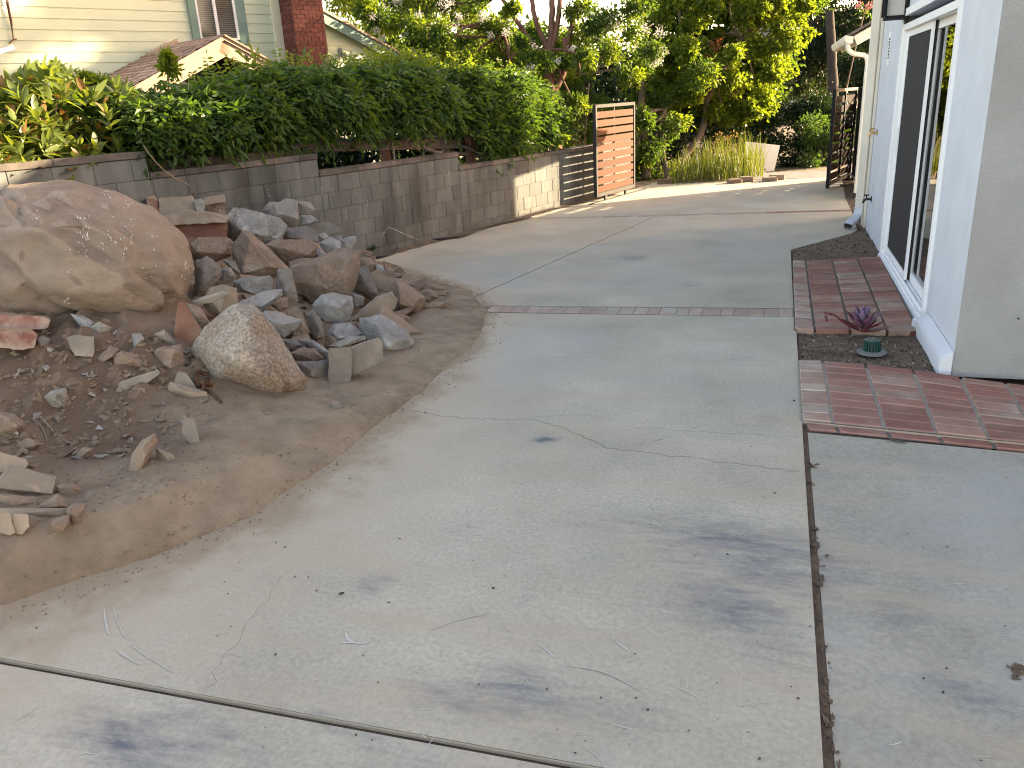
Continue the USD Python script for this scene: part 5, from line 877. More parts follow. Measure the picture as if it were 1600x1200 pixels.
# set-back gable to the right of the chimney
o2 = -.55; A_, B_ = hp(500, 17, o2), hp(633, 90, o2); dirg = B_-A_; ap = A_-dirg*.9
poly = [ap, B_+dirg*.10]; sA, sB = sc(ap), sc(B_)
part(nh, 'gable_wall', ([hpt(sA, 0, o2-.12), hpt(sB, 0, o2-.12), hpt(sB, B_[2]-.05, o2-.12), hpt(sA, ap[2]-.05, o2-.12)], [[0, 1, 2, 3]]), M['siding'])
z = 2.2
while z < ap[2]:
    t = np.clip((z-B_[2])/(ap[2]-B_[2]), 0, 1); s1 = sB+(sA-sB)*t if z > B_[2] else sB
    if s1-sA > .1: part(nh, 'siding_board', obox(hpt(sA, z, o2-.125), ND*(s1-sA), NN*.016-np.array([0, 0, .0]), (0, 0, ex*.93)), M['siding'])
    z += ex
up2 = unit(np.cross(NN, dirg)); up2 = up2 if up2[2] > 0 else -up2
fas = part(nh, 'fascia', obox(ap-up2*.20, dirg*1.9, NN*.04, up2*.20), M['greentrim'])
part(nh, 'gable_roof', obox(ap+up2*.002-NN*3.2, dirg*1.92, NN*3.27, up2*.05), M['tantrim'])
q = hp(560, 97, o2); vent = part(nh, 'louvre_vent', obox(hpt(sc(q)-.16, q[2]-.28, o2-.109), ND*.32, NN*.03, (0, 0, .36)), M['darkvent'])
for k in range(5): part(vent, 'louvre', obox(hpt(sc(q)-.15, q[2]-.26+k*.068, o2-.078), ND*.30, NN*.022-np.array([0, 0, .02]), (0, 0, .014)), M['greyplastic'])
q = hp(536, 82, o2); part(nh, 'flood_light', cat(lathe([(0, 0), (.03, .0), (.06, .12), (.05, .16), (0, .15)], hpt(sc(q), q[2], o2-.10), 12, [.6, -.3, -.5]), lathe([(0, 0), (.05, 0), (.05, .03), (0, .03)], hpt(sc(q), q[2]+.05, o2-.11), 12, NN)), M['greyplastic'], 40)
# low gabled wing with shingles
o3 = 2.3; ap3 = hp(347, 57, o3); lf, rt = hp(205, 137, o3), hp(444, 110, o3); 
pitch = (ap3[2]-rt[2])/(sc(rt)-sc(ap3)); pl = (ap3[2]-lf[2])/(sc(ap3)-sc(lf)); 
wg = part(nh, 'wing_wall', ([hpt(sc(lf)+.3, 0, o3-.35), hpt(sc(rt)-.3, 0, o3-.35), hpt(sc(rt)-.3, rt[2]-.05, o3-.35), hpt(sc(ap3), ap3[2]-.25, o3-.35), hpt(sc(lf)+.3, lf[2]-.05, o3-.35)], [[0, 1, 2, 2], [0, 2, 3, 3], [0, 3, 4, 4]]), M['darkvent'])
def rake(e0, e1, nm):
    d_ = e1-e0; u_ = unit(np.cross(NN, d_)); u_ = u_ if u_[2] > 0 else -u_
    part(nh, nm, obox(e0-u_*.26, d_, NN*.035, u_*.22), M['tantrim']); part(nh, 'rake_trim', obox(e0-u_*.05+NN*.034, d_, NN*.03, u_*.055), M['tantrim'])
rake(ap3, lf, 'barge_board'); rake(ap3, rt, 'barge_board')
part(nh, 'wing_roof_right', cat(obox(ap3-NN*o3, rt-ap3, NN*(o3+.09), (0, 0, .03))), M['shingle'])
wr = part(nh, 'wing_roof_left', cat(obox(ap3-NN*o3+[0, 0, -.02], lf-ap3, NN*(o3+.06), (0, 0, .03))), M['shingle'])
dl = lf-ap3; nrow = 13; Ld = np.linalg.norm(dl); ul = unit(np.cross(dl, NN)); ul = ul if ul[2] > 0 else -ul
for k in range(nrow):
    s = -.1+(k % 2)*.12
    while s < o3+.08:
        wd = r.choice([.2, .26, .32]); e0 = min(s+wd, o3+.09)
        if e0-s > .04:
            o_ = ap3+dl*(k/nrow)-NN*max(s, 0)+NN*.085+ul*.012
            v = np.array([o_, o_-NN*(e0-max(s, 0)-.006)]); dd = dl/nrow*1.08; lift = ul*(.012+r.uniform(0, .012))
            part(wr, 'shingle', (np.array([v[0], v[1], v[1]+dd+lift, v[0]+dd+lift, v[1]+dd, v[0]+dd]), [[0, 1, 2, 3], [3, 2, 4, 5]]), M['shingle'])
        s += wd
q = ap3-NN*1.62; part(nh, 'ridge_vent', cat(obox(q-[0, 0, .02], -NN*.5, dl*.22, (0, 0, .09)), obox(q-[0, 0, .02], NN*.06, dl*.25, (0, 0, .12))), M['tantrim'])
pA, pB = hp(3, -30, .03), hp(21, 62, .03); part(nh, 'cable_conduit', cat(tube([pA, hp(18, 40, .03), pB], .011, 6), tube([hp(7, -30, .03), hp(19, 40, .05)], .011, 6), tube([pB, hp(14, 68, .03)], .01, 5), tube([pB, hp(26, 61, .03)], .01, 5)), M['bark_red'])
obj('blue_roof_edge', obox(hp(-40, 88, .6), hp(12, 73, .6)-hp(-40, 88, .6), NN*.3, (0, 0, -.06)), M['paleblue'], 'pale bluish roof edge showing at far left behind the big-leaved bush', 'roof')

# ------------------------------------------------------------------ foliage
def leaves(p, d, L, W, r, fold=.25, curl=.15):
    n = len(p); d = d/np.linalg.norm(d, axis=1, keepdims=True); a = r.normal(0, 1, (n, 3)); s = np.cross(d, a); s /= np.linalg.norm(s, axis=1, keepdims=True)+1e-9; nr = np.cross(s, d)
    L, W = np.broadcast_to(L, (n,))[:, None], np.broadcast_to(W, (n,))[:, None]
    v = np.stack([p, p+d*L*.45+s*W*.5+nr*W*fold, p+d*L-nr*L*curl, p+d*L*.45-s*W*.5+nr*W*fold], 1).reshape(-1, 3); k = np.arange(n)*4
    return v, np.vstack([np.c_[k, k+1, k+2], np.c_[k, k+2, k+3]])
def ball(n, r): a = r.normal(0, 1, (n, 3)); return a/np.linalg.norm(a, axis=1, keepdims=True)
def clump(c, rad, n, L, W, r, down=.35, shell=2.2, squash=.8, out=.7):
    u = ball(n, r); rr = rad*r.random(n)**(1/shell)*(1+.25*r.normal(0, 1, n)); p = c+u*rr[:, None]*[1, 1, squash]
    return leaves(p, u*out+r.normal(0, .6, (n, 3))+[0, 0, -down], L*r.uniform(.6, 1.25, n), W*r.uniform(.7, 1.2, n), r)
def sprigs(p, d, r, L=.22, nl=9, ll=.06, lw=.022, droop=.4):
    """pinnate leaves: a row of paired leaflets along a drooping stalk"""
    n = len(p); d = d/np.linalg.norm(d, axis=1, keepdims=True); s = np.cross(d, r.normal(0, .35, (n, 3))+[0, 0, 1]); s /= np.linalg.norm(s, axis=1, keepdims=True)+1e-9; P, Dd = [], []
    for k in range(nl):
        t = (k//2+1)/((nl+1)//2); q = p+d*L*t+np.array([0, 0, -1])*L*droop*t*t; sd = (1 if k % 2 else -1) if k < nl-1 else 0
        P.append(q); Dd.append(d*(.55 if sd else 1)+s*sd*.85+[0, 0, -.30-.3*t]+r.normal(0, .12, (n, 3)))
    P, Dd = np.concatenate(P), np.concatenate(Dd); return leaves(P, Dd, ll*r.uniform(.7, 1.2, len(P)), lw, r, .15, .2)
M['bark_dark'] = plain('dark_bark', (.035, .027, .021), .9, .3, 5.)
L_hedge = leafmat('hedge_leaf', (.062, .112, .028), (.125, .19, .046), .45, .38, (1.7, 1.7, .5))
L_bright = leafmat('bright_leaf', (.12, .17, .022), (.24, .265, .036), .58, .42, (1.9, 1.75, .5))
L_mid = leafmat('mid_green_leaf', (.060, .105, .020), (.125, .165, .032), .52, .42, (1.8, 1.7, .5))
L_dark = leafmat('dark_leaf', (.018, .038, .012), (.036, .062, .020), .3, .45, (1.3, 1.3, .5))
L_olive = leafmat('olive_leaf', (.040, .060, .022), (.085, .100, .040), .4, .5, (1.3, 1.2, .5))
L_big = leafmat('big_pale_leaf', (.14, .18, .045), (.29, .30, .10), .45, .36, (1.6, 1.5, .45), spec=.6)
L_russet = leafmat('russet_leaf', (.15, .055, .025), (.22, .10, .04), .4, .6, (1.4, 1., .6))
L_tan = leafmat('new_growth_leaf', (.22, .13, .045), (.26, .19, .07), .4, .4, (1.3, 1., .4))
FLW = leafmat('white_petal', (.55, .53, .48), (.70, .68, .62), .35, .6, (1., 1., .95))
r = np.random.default_rng(2024)
# hedge of trailing pinnate leaves behind the wall
wp = lambda px, py, o: onpl(px, py, [*wl(0, o), 0], [*WN, 0])
TOPS = [(150, 159), (185, 159), (215, 165), (240, 149), (300, 145), (345, 133), (385, 117), (430, 119), (470, 113), (520, 119), (560, 117), (605, 109), (650, 113), (700, 113), (760, 117), (800, 127), (835, 135)]
BOTS = [(150, 262), (225, 236), (300, 224), (360, 218), (420, 212), (470, 204), (520, 198), (560, 194), (600, 198), (640, 190), (690, 194), (720, 200), (745, 232), (780, 240), (815, 232), (835, 220)]
def prof_(tab, o): q = np.array([wp(x, y, o) for x, y in tab]); s = (q[:, :2]-WA) @ WD; return lambda t: np.interp(t, s, q[:, 2])
OFF = -.62; zt_f, zb_f = prof_(TOPS, OFF), prof_(BOTS, -.30); sA_ = (wp(165, 200, OFF)[:2]-WA) @ WD; sB_ = (wp(832, 180, OFF)[:2]-WA) @ WD
hedge = thing('hedge', 'long dark green vine hedge spilling over the old timber rail behind the wall', 'hedge', (*wl((sA_+sB_)/2, OFF), 0))
n = 4600; s = r.uniform(sA_, sB_, n); u = r.random(n); zt_, zb_ = zt_f(s), zb_f(s)
front = r.random(n) < .72; bulge = .50*(fbm(np.c_[s*2.2, u*2.6, 0*s], 3, 61)-.25)
off = np.where(front, -.52+bulge*1.1+.20*np.sin(u*np.pi), r.uniform(-1.2, -.35, n)); zz_ = np.where(front, zb_+(zt_-zb_)*u, zt_-.05-.25*r.random(n)**2)+.24*(fbm(np.c_[s*3, off*3, u], 3, 62)-.5)*(.4+.6*u)
p = np.c_[WA[0]+WD[0]*s+WN[0]*off, WA[1]+WD[1]*s+WN[1]*off, zz_]
dd = np.c_[np.tile(WN, (n, 1))*.7, np.where(front, .15, .6)]+r.normal(0, .8, (n, 3)); sel = fbm(np.c_[s*2.5, off*3, zz_*3], 3, 66)+r.normal(0, .12, n) > .60
part(hedge, 'foliage', sprigs(p[~sel], dd[~sel], r, .24, 7, .10, .040, .5), L_hedge, kind='stuff'); part(hedge, 'light_foliage', sprigs(p[sel], dd[sel], r, .24, 7, .10, .040, .4), L_mid, kind='stuff')
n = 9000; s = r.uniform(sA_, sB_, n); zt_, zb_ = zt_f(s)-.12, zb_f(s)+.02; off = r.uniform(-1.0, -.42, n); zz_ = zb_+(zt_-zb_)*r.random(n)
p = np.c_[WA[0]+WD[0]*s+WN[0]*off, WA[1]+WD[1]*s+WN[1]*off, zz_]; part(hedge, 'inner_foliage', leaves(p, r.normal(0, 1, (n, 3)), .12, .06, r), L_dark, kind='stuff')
n = 210; s = np.r_[r.uniform(-1.6, sB_, 120), r.normal(1.4, .35, 90)]; s = np.clip(s, sA_, sB_); zz_ = zt_f(s)+r.uniform(-.05, .14, n); off = r.uniform(-.9, -.4, n)
p = np.c_[WA[0]+WD[0]*s+WN[0]*off, WA[1]+WD[1]*s+WN[1]*off, zz_]; part(hedge, 'young_shoots', sprigs(p, r.normal(0, .5, (n, 3))+[0, 0, .9], r, .20, 9, .07, .026, .2), L_bright, kind='stuff')
for a, b, c_, w in (((575, 221), (640, 226), (690, 240), .035), ((640, 218), (700, 222), (752, 242), .024), ((690, 236), (735, 243), (790, 246), .03), ((660, 200), (665, 214), (670, 228), .014), ((600, 210), (640, 214), (700, 210), .018)):
    P_ = [wp(*a, -.42), wp(*b, -.34), wp(*c_, -.28)]; part(hedge, 'stem', tube(spline(P_, 14)+r.normal(0, .006, (14, 3)), np.linspace(w, w*.7, 14), 7), M['vine'], 60)
n = 40; v = []
for k in range(n):
    px = r.uniform(190, 820); a = wp(px, np.interp(px, *np.array(BOTS).T)-8, -.34); b = a+[r.normal(0, .1), r.normal(0, .1), -r.uniform(.05, .28)]; v.append(tube([a, (a+b)/2+r.normal(0, .03, 3), b], .0025, 4))
for k in range(16): a = wp(r.uniform(655, 690), r.uniform(200, 220), -.32); v.append(tube([a, a+r.normal(0, .06, 3), a+r.normal(0, .12, 3)], .003, 4))
part(hedge, 'twigs', cat(*v), M['vine'], kind='stuff')
P_ = [wp(226, 226, -.2), wp(233, 240, .06), wp(252, 262, .10), wp(285, 284, .10), wp(300, 293, .08), wp(305, 304, .06)]; part(hedge, 'hanging_stalk', tube(spline(P_, 30), .006, 5), M['rock_tan'], 60)
n = 34; p = np.array([wp(228, 224, -.1)]*n)+r.normal(0, .07, (n, 3)); part(hedge, 'spilling_leaves', leaves(p, r.normal(0, .6, (n, 3))+[.4, -.3, -.2], .10, .045, r), L_mid, kind='stuff')

# old timber behind the wall
tr = thing('timber_trellis', 'weathered timber rail and posts carrying the vine hedge behind the wall', 'trellis', (*wl(0, -.4), 0))
def beam(a, b, o, h, th, m_, nm): a, b = wp(*a, o), wp(*b, o); part(tr, nm, rbox(a, b-a, [*(-WN*th), 0], (0, 0, h), .006), M[m_])
beam((478, 238), (720, 232), -.30, .115, .05, 'wood_old', 'rail'); beam((236, 271), (458, 250), -.16, .10, .10, 'wood_old', 'plank'); beam((270, 262), (400, 247), -.30, .07, .14, 'wood_old', 'plank'); beam((455, 232), (488, 229), -.25, .05, .12, 'wood_old', 'plank')
def post(x, y0, y1, w, o, m_): a, b = wp(x, y0, o), wp(x, y1, o); s = (a[:2]-WA) @ WD; part(tr, 'post', rbox((*wl(s, o), -.05), np.r_[WD*w, 0], np.r_[-WN*w, 0], (0, 0, b[2]+.05), .006), M[m_])
post(604, 255, 214, .10, -.32, 'wood_red'); post(737, 252, 204, .10, -.30, 'wood_red'); post(823, 240, 200, .10, -.25, 'wood_red')
a = wp(612, 218, -.30); s = (a[:2]-WA) @ WD; part(tr, 'split_strip', rbox((*wl(s, -.305), .2), np.r_[WD*.03, 0], np.r_[WN*.012, 0], (0, 0, a[2]-.2), .003), M['rock_pale'])
beam((700, 236), (742, 226), -.42, .09, .04, 'wood_red', 'rail')
post(470, 262, 224, .09, -.75, 'wood_old'); post(350, 270, 224, .09, -.75, 'wood_old')
# the dark yard behind: a low hedge against the neighbour's yard
n = 9000; s = r.uniform(-4.5, 5.2, n); off = r.normal(-1.75, .16, n); zz_ = r.uniform(-.05, 1.25, n); p = np.c_[WA[0]+WD[0]*s+WN[0]*off, WA[1]+WD[1]*s+WN[1]*off, zz_]
obj('low_back_hedge', leaves(p, r.normal(0, 1, (n, 3)), .15, .075, r), L_dark, 'low dark hedge glimpsed through the gap under the timber rail', 'hedge', kind='thing')
a = wp(505, 262, -1.25); obj('blue_tarp', obox(a-[.05, .35, a[2]-.0], (.5, .3, 0), (-.2, .5, 0), (0, 0, .78)), plain('blue_tarp', (.012, .045, .085), .5, .2, 5.), 'dark blue covered box in the shade behind the wall', 'tarp')

# big-leaved bush at the left
bush = thing('loquat_bush', 'bright big-leaved bush with tan new growth at the far left behind the wall', 'bush', (*wl(-3.9, -.6), 0)); nl_ = 0; rest = []; tan = []
SH = []
for k in range(150):
    px, py = r.uniform(-70, 205), 0; top = np.interp(px, [-70, 0, 40, 70, 100, 130, 165, 205], [130, 118, 108, 100, 98, 112, 120, 135]); py = top+8+(262-top)*r.random()**1.15
    if px > 150 and py > 190 and r.random() < .6: continue
    SH.append((px, py, r.uniform(-.85, -.12) if py < 225 else r.uniform(-.4, -.05)))
SH.sort(key=lambda q: -q[2])
def bigleaf(o, d, L, W):
    d = unit(d); s = unit(np.cross(d, r.normal(0, .35, 3)+[0, 0, 1])); nn = np.cross(s, d); T = [0, .18, .45, .75, 1]; Wd = [0.06, .7, 1, .62, 0]; v = []
    for t, w in zip(T, Wd):
        c_ = o+d*L*t-np.array([0, 0, 1])*L*.22*t*t; v += [c_+s*W*.5*w+nn*W*.16*w, c_, c_-s*W*.5*w+nn*W*.16*w]
    f = []
    for i in range(4): a = i*3; f += [[a, a+3, a+4], [a, a+4, a+1], [a+1, a+4, a+5], [a+1, a+5, a+2]]
    return np.array(v), np.array(f)
for (px, py, o_) in SH:
    c_ = wp(px, py, o_); ax = unit(r.normal(0, .35, 3)+[WN[0]*.35, WN[1]*.35, .75]); e1 = unit(np.cross(ax, [1, .2, 0])); e2 = np.cross(ax, e1)
    for k in range(r.integers(8, 12)):
        a = k*2.4+r.random(); tilt = .35+.85*(k/10); d = ax*math.cos(tilt)+(e1*math.cos(a)+e2*math.sin(a))*math.sin(tilt); g = bigleaf(c_-ax*.012*k, d, r.uniform(.12, .21), r.uniform(.045, .068))
        if k < 2 and r.random() < .35: tan.append(g)
        elif nl_ < 180: part(bush, 'leaf', g, L_big, True); nl_ += 1
        else: rest.append(g)
    rest.append(None) if False else None
part(bush, 'foliage', cat(*rest), L_big, True, kind='stuff'); part(bush, 'new_growth', cat(*tan), L_tan, True, kind='stuff')
v = []
for px, py in ((30, 190), (90, 150), (120, 200), (20, 120), (170, 190), (-30, 200), (60, 110)): a = wp(px, 275, -.5); b = wp(px, py, -.45); v.append(tube(spline([a-[0, 0, 1.0], a, (a+b)/2+r.normal(0, .05, 3), b], 10), np.linspace(.02, .008, 10), 6))
part(bush, 'stems', cat(*v), M['bark'], True)
n = 1500; p = np.array([wp(r.uniform(-60, 200), r.uniform(150, 268), r.uniform(-1.0, -.5)) for _ in range(n)]); part(bush, 'inner_foliage', leaves(p, r.normal(0, 1, (n, 3)), .15, .06, r), L_mid, kind='stuff')
sh = thing('leafy_shrub', 'bright fine-leaved shrub between the big-leaved bush and the dark hedge', 'bush', (*wl(-2.6, -.7), 0)); m_ = []
for px, py, rp in ((132, 128, 14), (155, 132, 14), (150, 158, 20), (180, 158, 18), (165, 188, 20), (200, 180, 15), (264, 108, 11), (262, 90, 6)): c_ = wp(px, py, -.75); m_.append(clump(c_, rp/F*np.dot(c_-C, FWD), 170, .085, .03, r, 0.0))
part(sh, 'foliage', cat(*m_), L_bright, kind='stuff'); part(sh, 'stems', cat(*[tube([wp(x, 240, -.75), wp(x2, y2, -.75)], .008, 5) for x, x2, y2 in ((160, 150, 140), (185, 180, 150), (262, 264, 100))]), M['bark'])

# trees: clumps of leaves hung on real limbs, each at its own distance
def tree(name, label, base, limbs, clumps, lm, bm, D, n=220, L=.075, W=.035, group=None, extra=None, jit=.9, down=.35, tr_r=.13, twig=.35, seed=1, squash=.85, sunny=0.):
    r = np.random.default_rng(seed); t = thing(name, label, 'tree', (*base[:2], 0), group); tv = []
    for P_, r0, r1 in limbs: q = spline(P_, 16); tv.append(tube(q+r.normal(0, r0*.06, q.shape), np.linspace(r0, r1, 16), 9))
    tips = [np.asarray(P_[-1]) for P_, _, _ in limbs]; m_ = []; kk = []
    for px, py, rp in clumps:
        d_ = D+r.uniform(-jit, jit); c_ = atD(px, py, d_); rad = rp/F*d_; kk.append((c_, rad))
        for _ in range(4): cc = c_+ball(1, r)[0]*rad*.5; m_.append(clump(cc, rad*.62, n//4, L, W, r, down, squash=squash))
        tp = min(tips, key=lambda q: np.linalg.norm(q-c_))
        if r.random() < twig and np.linalg.norm(tp-c_) < 1.7: tv.append(tube(spline([tp, (tp+c_)/2+r.normal(0, .12, 3), c_], 8), np.linspace(.03, .012, 8), 5))
    if tv: part(t, 'trunk', cat(*tv), bm, 60)
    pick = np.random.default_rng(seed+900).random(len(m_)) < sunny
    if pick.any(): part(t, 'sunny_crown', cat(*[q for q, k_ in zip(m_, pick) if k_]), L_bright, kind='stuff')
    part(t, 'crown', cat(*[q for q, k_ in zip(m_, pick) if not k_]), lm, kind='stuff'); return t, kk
def cover(x0, x1, y0, y1, step, rad, r, inside=None):
    o = []
    for x in np.arange(x0, x1+1, step):
        for y in np.arange(y0, y1+1, step):
            q = (x+r.uniform(-.5, .5)*step, y+r.uniform(-.5, .5)*step)
            if inside is None or inside(*q): o.append((*q, rad*r.uniform(.7, 1.3)))
    return o
rr_ = np.random.default_rng(88)
# (1) flowering tree behind the hedge
Dm = 14.2; bq = np.array([*wl(4.4, -1.6), 0]); g_ = lambda px, py, d=Dm: atD(px, py, d)
limbs = [([bq, g_(868, 190), g_(860, 130), g_(858, 78)], .12, .09), ([g_(858, 78), g_(838, 35), g_(832, -30)], .05, .035), ([g_(858, 78), g_(862, 30), g_(860, -40)], .06, .045), ([g_(860, 82), g_(872, 30), g_(876, -40)], .05, .04), ([g_(882, 90), g_(893, 40), g_(912, -30)], .05, .04), ([g_(866, 140), g_(884, 100), g_(882, 60)], .06, .05), ([g_(836, 75), g_(812, 40), g_(780, -10)], .045, .03), ([g_(858, 90), g_(846, 82), g_(836, 75)], .06, .045), ([g_(805, 150), g_(798, 100), g_(788, 55)], .04, .03)]
cl = cover(560, 800, -30, 110, 34, 24, rr_, lambda x, y: not (x < 650 and y > 17+(x-500)*.55-24))+cover(800, 910, 70, 165, 30, 20, rr_, lambda x, y: rr_.random() < .9)+[(800, 15, 16), (905, 15, 24), (925, 50, 26), (915, 95, 20), (950, 20, 30), (960, 75, 26), (985, 40, 30), (1010, 80, 26), (1000, 10, 26), (945, 110, 12)]
cl = [c_ for c_ in cl if not (806 < c_[0] < 880 and c_[1] < 66) and not (915 < c_[0] < 950 and 95 < c_[1] < 150)]
t, kk = tree('flowering_tree', 'flowering tree with white blossom clusters and several bare brown stems above the hedge', bq, limbs, cl, L_mid, M['bark_red'], Dm, 520, .085, .042, seed=5, sunny=.4)
for px, py, rp in ((582, 25, 9), (600, 12, 11), (588, 48, 8), (598, 60, 7), (620, 2, 9), (693, 8, 11), (704, 5, 9), (655, 22, 7), (718, 25, 9), (752, 25, 9), (708, 40, 9), (645, 85, 9), (634, 55, 7), (695, 42, 8), (755, 28, 7), (790, 50, 8), (832, 72, 8), (767, 55, 7), (830, 105, 7), (665, 108, 6), (940, 22, 10), (955, 30, 12), (950, 45, 9), (965, 45, 10), (1010, 45, 12), (1030, 50, 12), (1035, 80, 9), (1032, 95, 11), (1022, 98, 9), (975, 15, 9), (895, 75, 6), (872, 95, 5), (600, 100, 6)):
    d_ = Dm-rr_.uniform(.4, .9); c_ = atD(px, py, d_); part(t, 'flower_cluster', clump(c_, rp/F*d_, 70, .026, .024, rr_, 0., 2.), FLW, kind='stuff')
# (2) sunny tree behind it, (3) bright tree over the drive, (4) dark trees at the right
Db = 18.5; bq = g_(700, 230, Db); bq[2] = 0
tree('yellow_green_tree', 'sunlit yellow-green tree filling the gap right of the neighbour gable', bq, [([bq, g_(700, 150, Db), g_(690, 60, Db)], .16, .08)], cover(520, 770, -40, 150, 36, 28, rr_, lambda x, y: y < (17+(x-500)*.55-30 if x < 650 else 150)), L_bright, M['bark'], Db, 420, .11, .06, seed=6)
Dc = 16.6; bq = G(1056, 268); g3 = lambda px, py, d=Dc: atD(px, py, d)
limbs = [([bq, g3(1066, 248), g3(1090, 218), g3(1102, 185), g3(1104, 150), g3(1095, 100)], .085, .05), ([bq+[-.35, -.1, 0], g3(1030, 240), g3(1044, 205), g3(1040, 150)], .055, .03), ([g3(1104, 160), g3(1130, 110), g3(1160, 60)], .05, .03), ([g3(1095, 110), g3(1070, 60), g3(1060, 0)], .05, .03), ([g3(1000, 260)*[1, 1, 0], g3(998, 180), g3(1000, 110), g3(995, 60)], .08, .05)]
def inC(x, y):
    xr = np.interp(y, [-40, 10, 50, 80, 110, 140, 165, 200], [1300, 1282, 1270, 1252, 1238, 1222, 1212, 1165]); xl = np.interp(y, [-40, 60, 110, 160, 215], [1000, 1010, 1030, 1040, 1075]); return xl < x < xr-14
t, kk = tree('bright_tree', 'big bright yellow-green tree arching over the end of the driveway', bq, limbs, cover(990, 1290, -40, 202, 27, 20, rr_, inC), L_bright, M['bark'], Dc, 430, .095, .070, seed=7, jit=1.1)
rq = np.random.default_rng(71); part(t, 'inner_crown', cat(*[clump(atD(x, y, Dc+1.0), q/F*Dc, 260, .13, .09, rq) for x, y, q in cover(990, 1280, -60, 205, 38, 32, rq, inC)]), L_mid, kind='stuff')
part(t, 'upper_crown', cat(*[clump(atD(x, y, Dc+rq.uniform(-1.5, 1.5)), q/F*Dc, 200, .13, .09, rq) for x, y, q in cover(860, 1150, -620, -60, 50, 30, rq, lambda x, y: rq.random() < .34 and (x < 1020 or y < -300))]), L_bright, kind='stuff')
m_ = [clump(atD(x, y, Dc-.9), .14, 60, .08, .04, rr_) for x, y in ((1105, 95), (1118, 70), (1100, 130), (1112, 110), (1095, 145))]; part(t, 'withered_leaves', cat(*m_), L_russet, kind='stuff')
Du = 15.6; bq = G(1010, 278); 
tree('shaded_tree', 'dark shaded leafy tree directly behind the wooden gate', bq, [([bq, atD(1005, 200, Du), atD(1000, 100, Du)], .10, .06), ([bq+[.4, 0, 0], atD(1035, 220, Du), atD(1040, 170, Du)], .05, .03)], cover(880, 1090, 100, 280, 34, 26, rr_, lambda x, y: not (915 < x < 955 and y < 152) and not (x > 1060 and y > 215)), L_mid, M['bark'], Du, 420, .10, .05, seed=8, sunny=.3)
Dd_ = 25.; bq = atD(1302, 250, 23.); bq[2] = 0
tree('dark_tree', 'tall dark tree with a straight trunk beyond the open dark gate', bq, [([bq, atD(1303, 180, 23.), atD(1300, 100, 23.), atD(1296, 20, 23.)], .17, .12)], cover(1225, 1395, -60, 135, 34, 30, rr_, lambda x, y: not (y > 120 and x < 1270)), L_dark, M['bark_dark'], Dd_, 520, .18, .07, seed=9, down=.6)
tree('olive_tree', 'greyish olive shrub tree below the dark tree beyond the gate', atD(1262, 200, 27.)*[1, 1, 0], [([atD(1262, 200, 27.)*[1, 1, 0], atD(1260, 150, 27.), atD(1255, 110, 27.)], .1, .05)], cover(1215, 1300, 95, 165, 30, 24, rr_), L_olive, M['bark'], 27., 420, .16, .05, seed=10)
pk = thing('pink_blossom', 'pink blossom cluster high beside the eave at the top right', 'flowers', atD(1350, 12, 20.)); part(pk, 'petals', cat(*[clump(atD(x, y, 20.), .08, 34, .05, .045, rr_, 0.) for x, y in ((1354, 12), (1359, 8), (1341, 7))]), leafmat('pink_petal', (.45, .20, .21), (.6, .36, .36), .3, .6, (1, .8, .8))); part(pk, 'leaves', clump(atD(1352, 16, 20.2), .22, 60, .10, .05, rr_), L_mid, kind='stuff'); part(pk, 'stem', tube([atD(1352, 14, 20.2), atD(1340, 60, 21.), atD(1320, 150, 22.)], .02, 5), M['bark'])
def shrub(name, label, cl_, lm, D, n, L, W, seed, jit=.5, stem=True):
    r = np.random.default_rng(seed); base = atD(np.mean([c_[0] for c_ in cl_]), max(c_[1] for c_ in cl_), D); t = thing(name, label, 'shrub', (*base[:2], 0)); m_ = []
    for px, py, rp in cl_: d_ = D+r.uniform(-jit, jit); m_.append(clump(atD(px, py, d_), rp/F*d_, n, L, W, r, .2))
    part(t, 'foliage', cat(*m_), lm, kind='stuff')
    if stem: part(t, 'stems', cat(*[tube([[*base[:2], 0], atD(*c_[:2], D)], .015, 5) for c_ in cl_[::3]]), M['bark'])
shrub('dark_hedge', 'dark clipped hedge across the street between the pale board and the dark gate', cover(1188, 1330, 165, 268, 26, 22, rr_), L_dark, 17.6, 520, .09, .045, 31, .35)
shrub('undergrowth', 'dark undergrowth between the bright tree and the ornamental grasses', cover(985, 1175, 195, 268, 30, 24, rr_), L_dark, 17.3, 260, .10, .05, 41, .3)
shrub('green_shrub', 'dim green shrub in front of the dark hedge beside the dark gate', cover(1262, 1312, 200, 262, 22, 16, rr_), L_hedge, 17.0, 320, .08, .04, 32, .2)
shrub('pale_shrub', 'pale green small-leaved shrub at the foot of the bright tree', [(1000, 285, 12), (1020, 280, 14), (1040, 272, 16), (1055, 262, 14), (1052, 282, 12), (1012, 292, 8)], L_big, 16.0, 130, .07, .035, 33, .25)
shrub('wall_end_vine', 'sunlit yellow-green vine climbing at the end of the block wall', [(838, 205, 14), (845, 185, 16), (850, 165, 14), (860, 150, 14), (872, 180, 12), (868, 200, 14), (855, 215, 12), (878, 215, 10), (835, 170, 8)], L_bright, 13.6, 110, .085, .045, 34, .35)
shrub('pale_flowering_shrub', 'pale leafy twigs between the vine and the wooden gate', [(895, 185, 12), (905, 182, 10), (890, 200, 12), (905, 205, 10), (918, 170, 7), (922, 150, 7), (920, 130, 6), (895, 215, 8)], L_olive, 14.4, 110, .06, .03, 35, .3)
shrub('vine_red_tips', 'reddish leaves at the left of the sunlit vine by the wall', [(842, 155, 6), (836, 163, 5), (846, 148, 5)], L_russet, 13.5, 40, .06, .035, 36, .1, False)
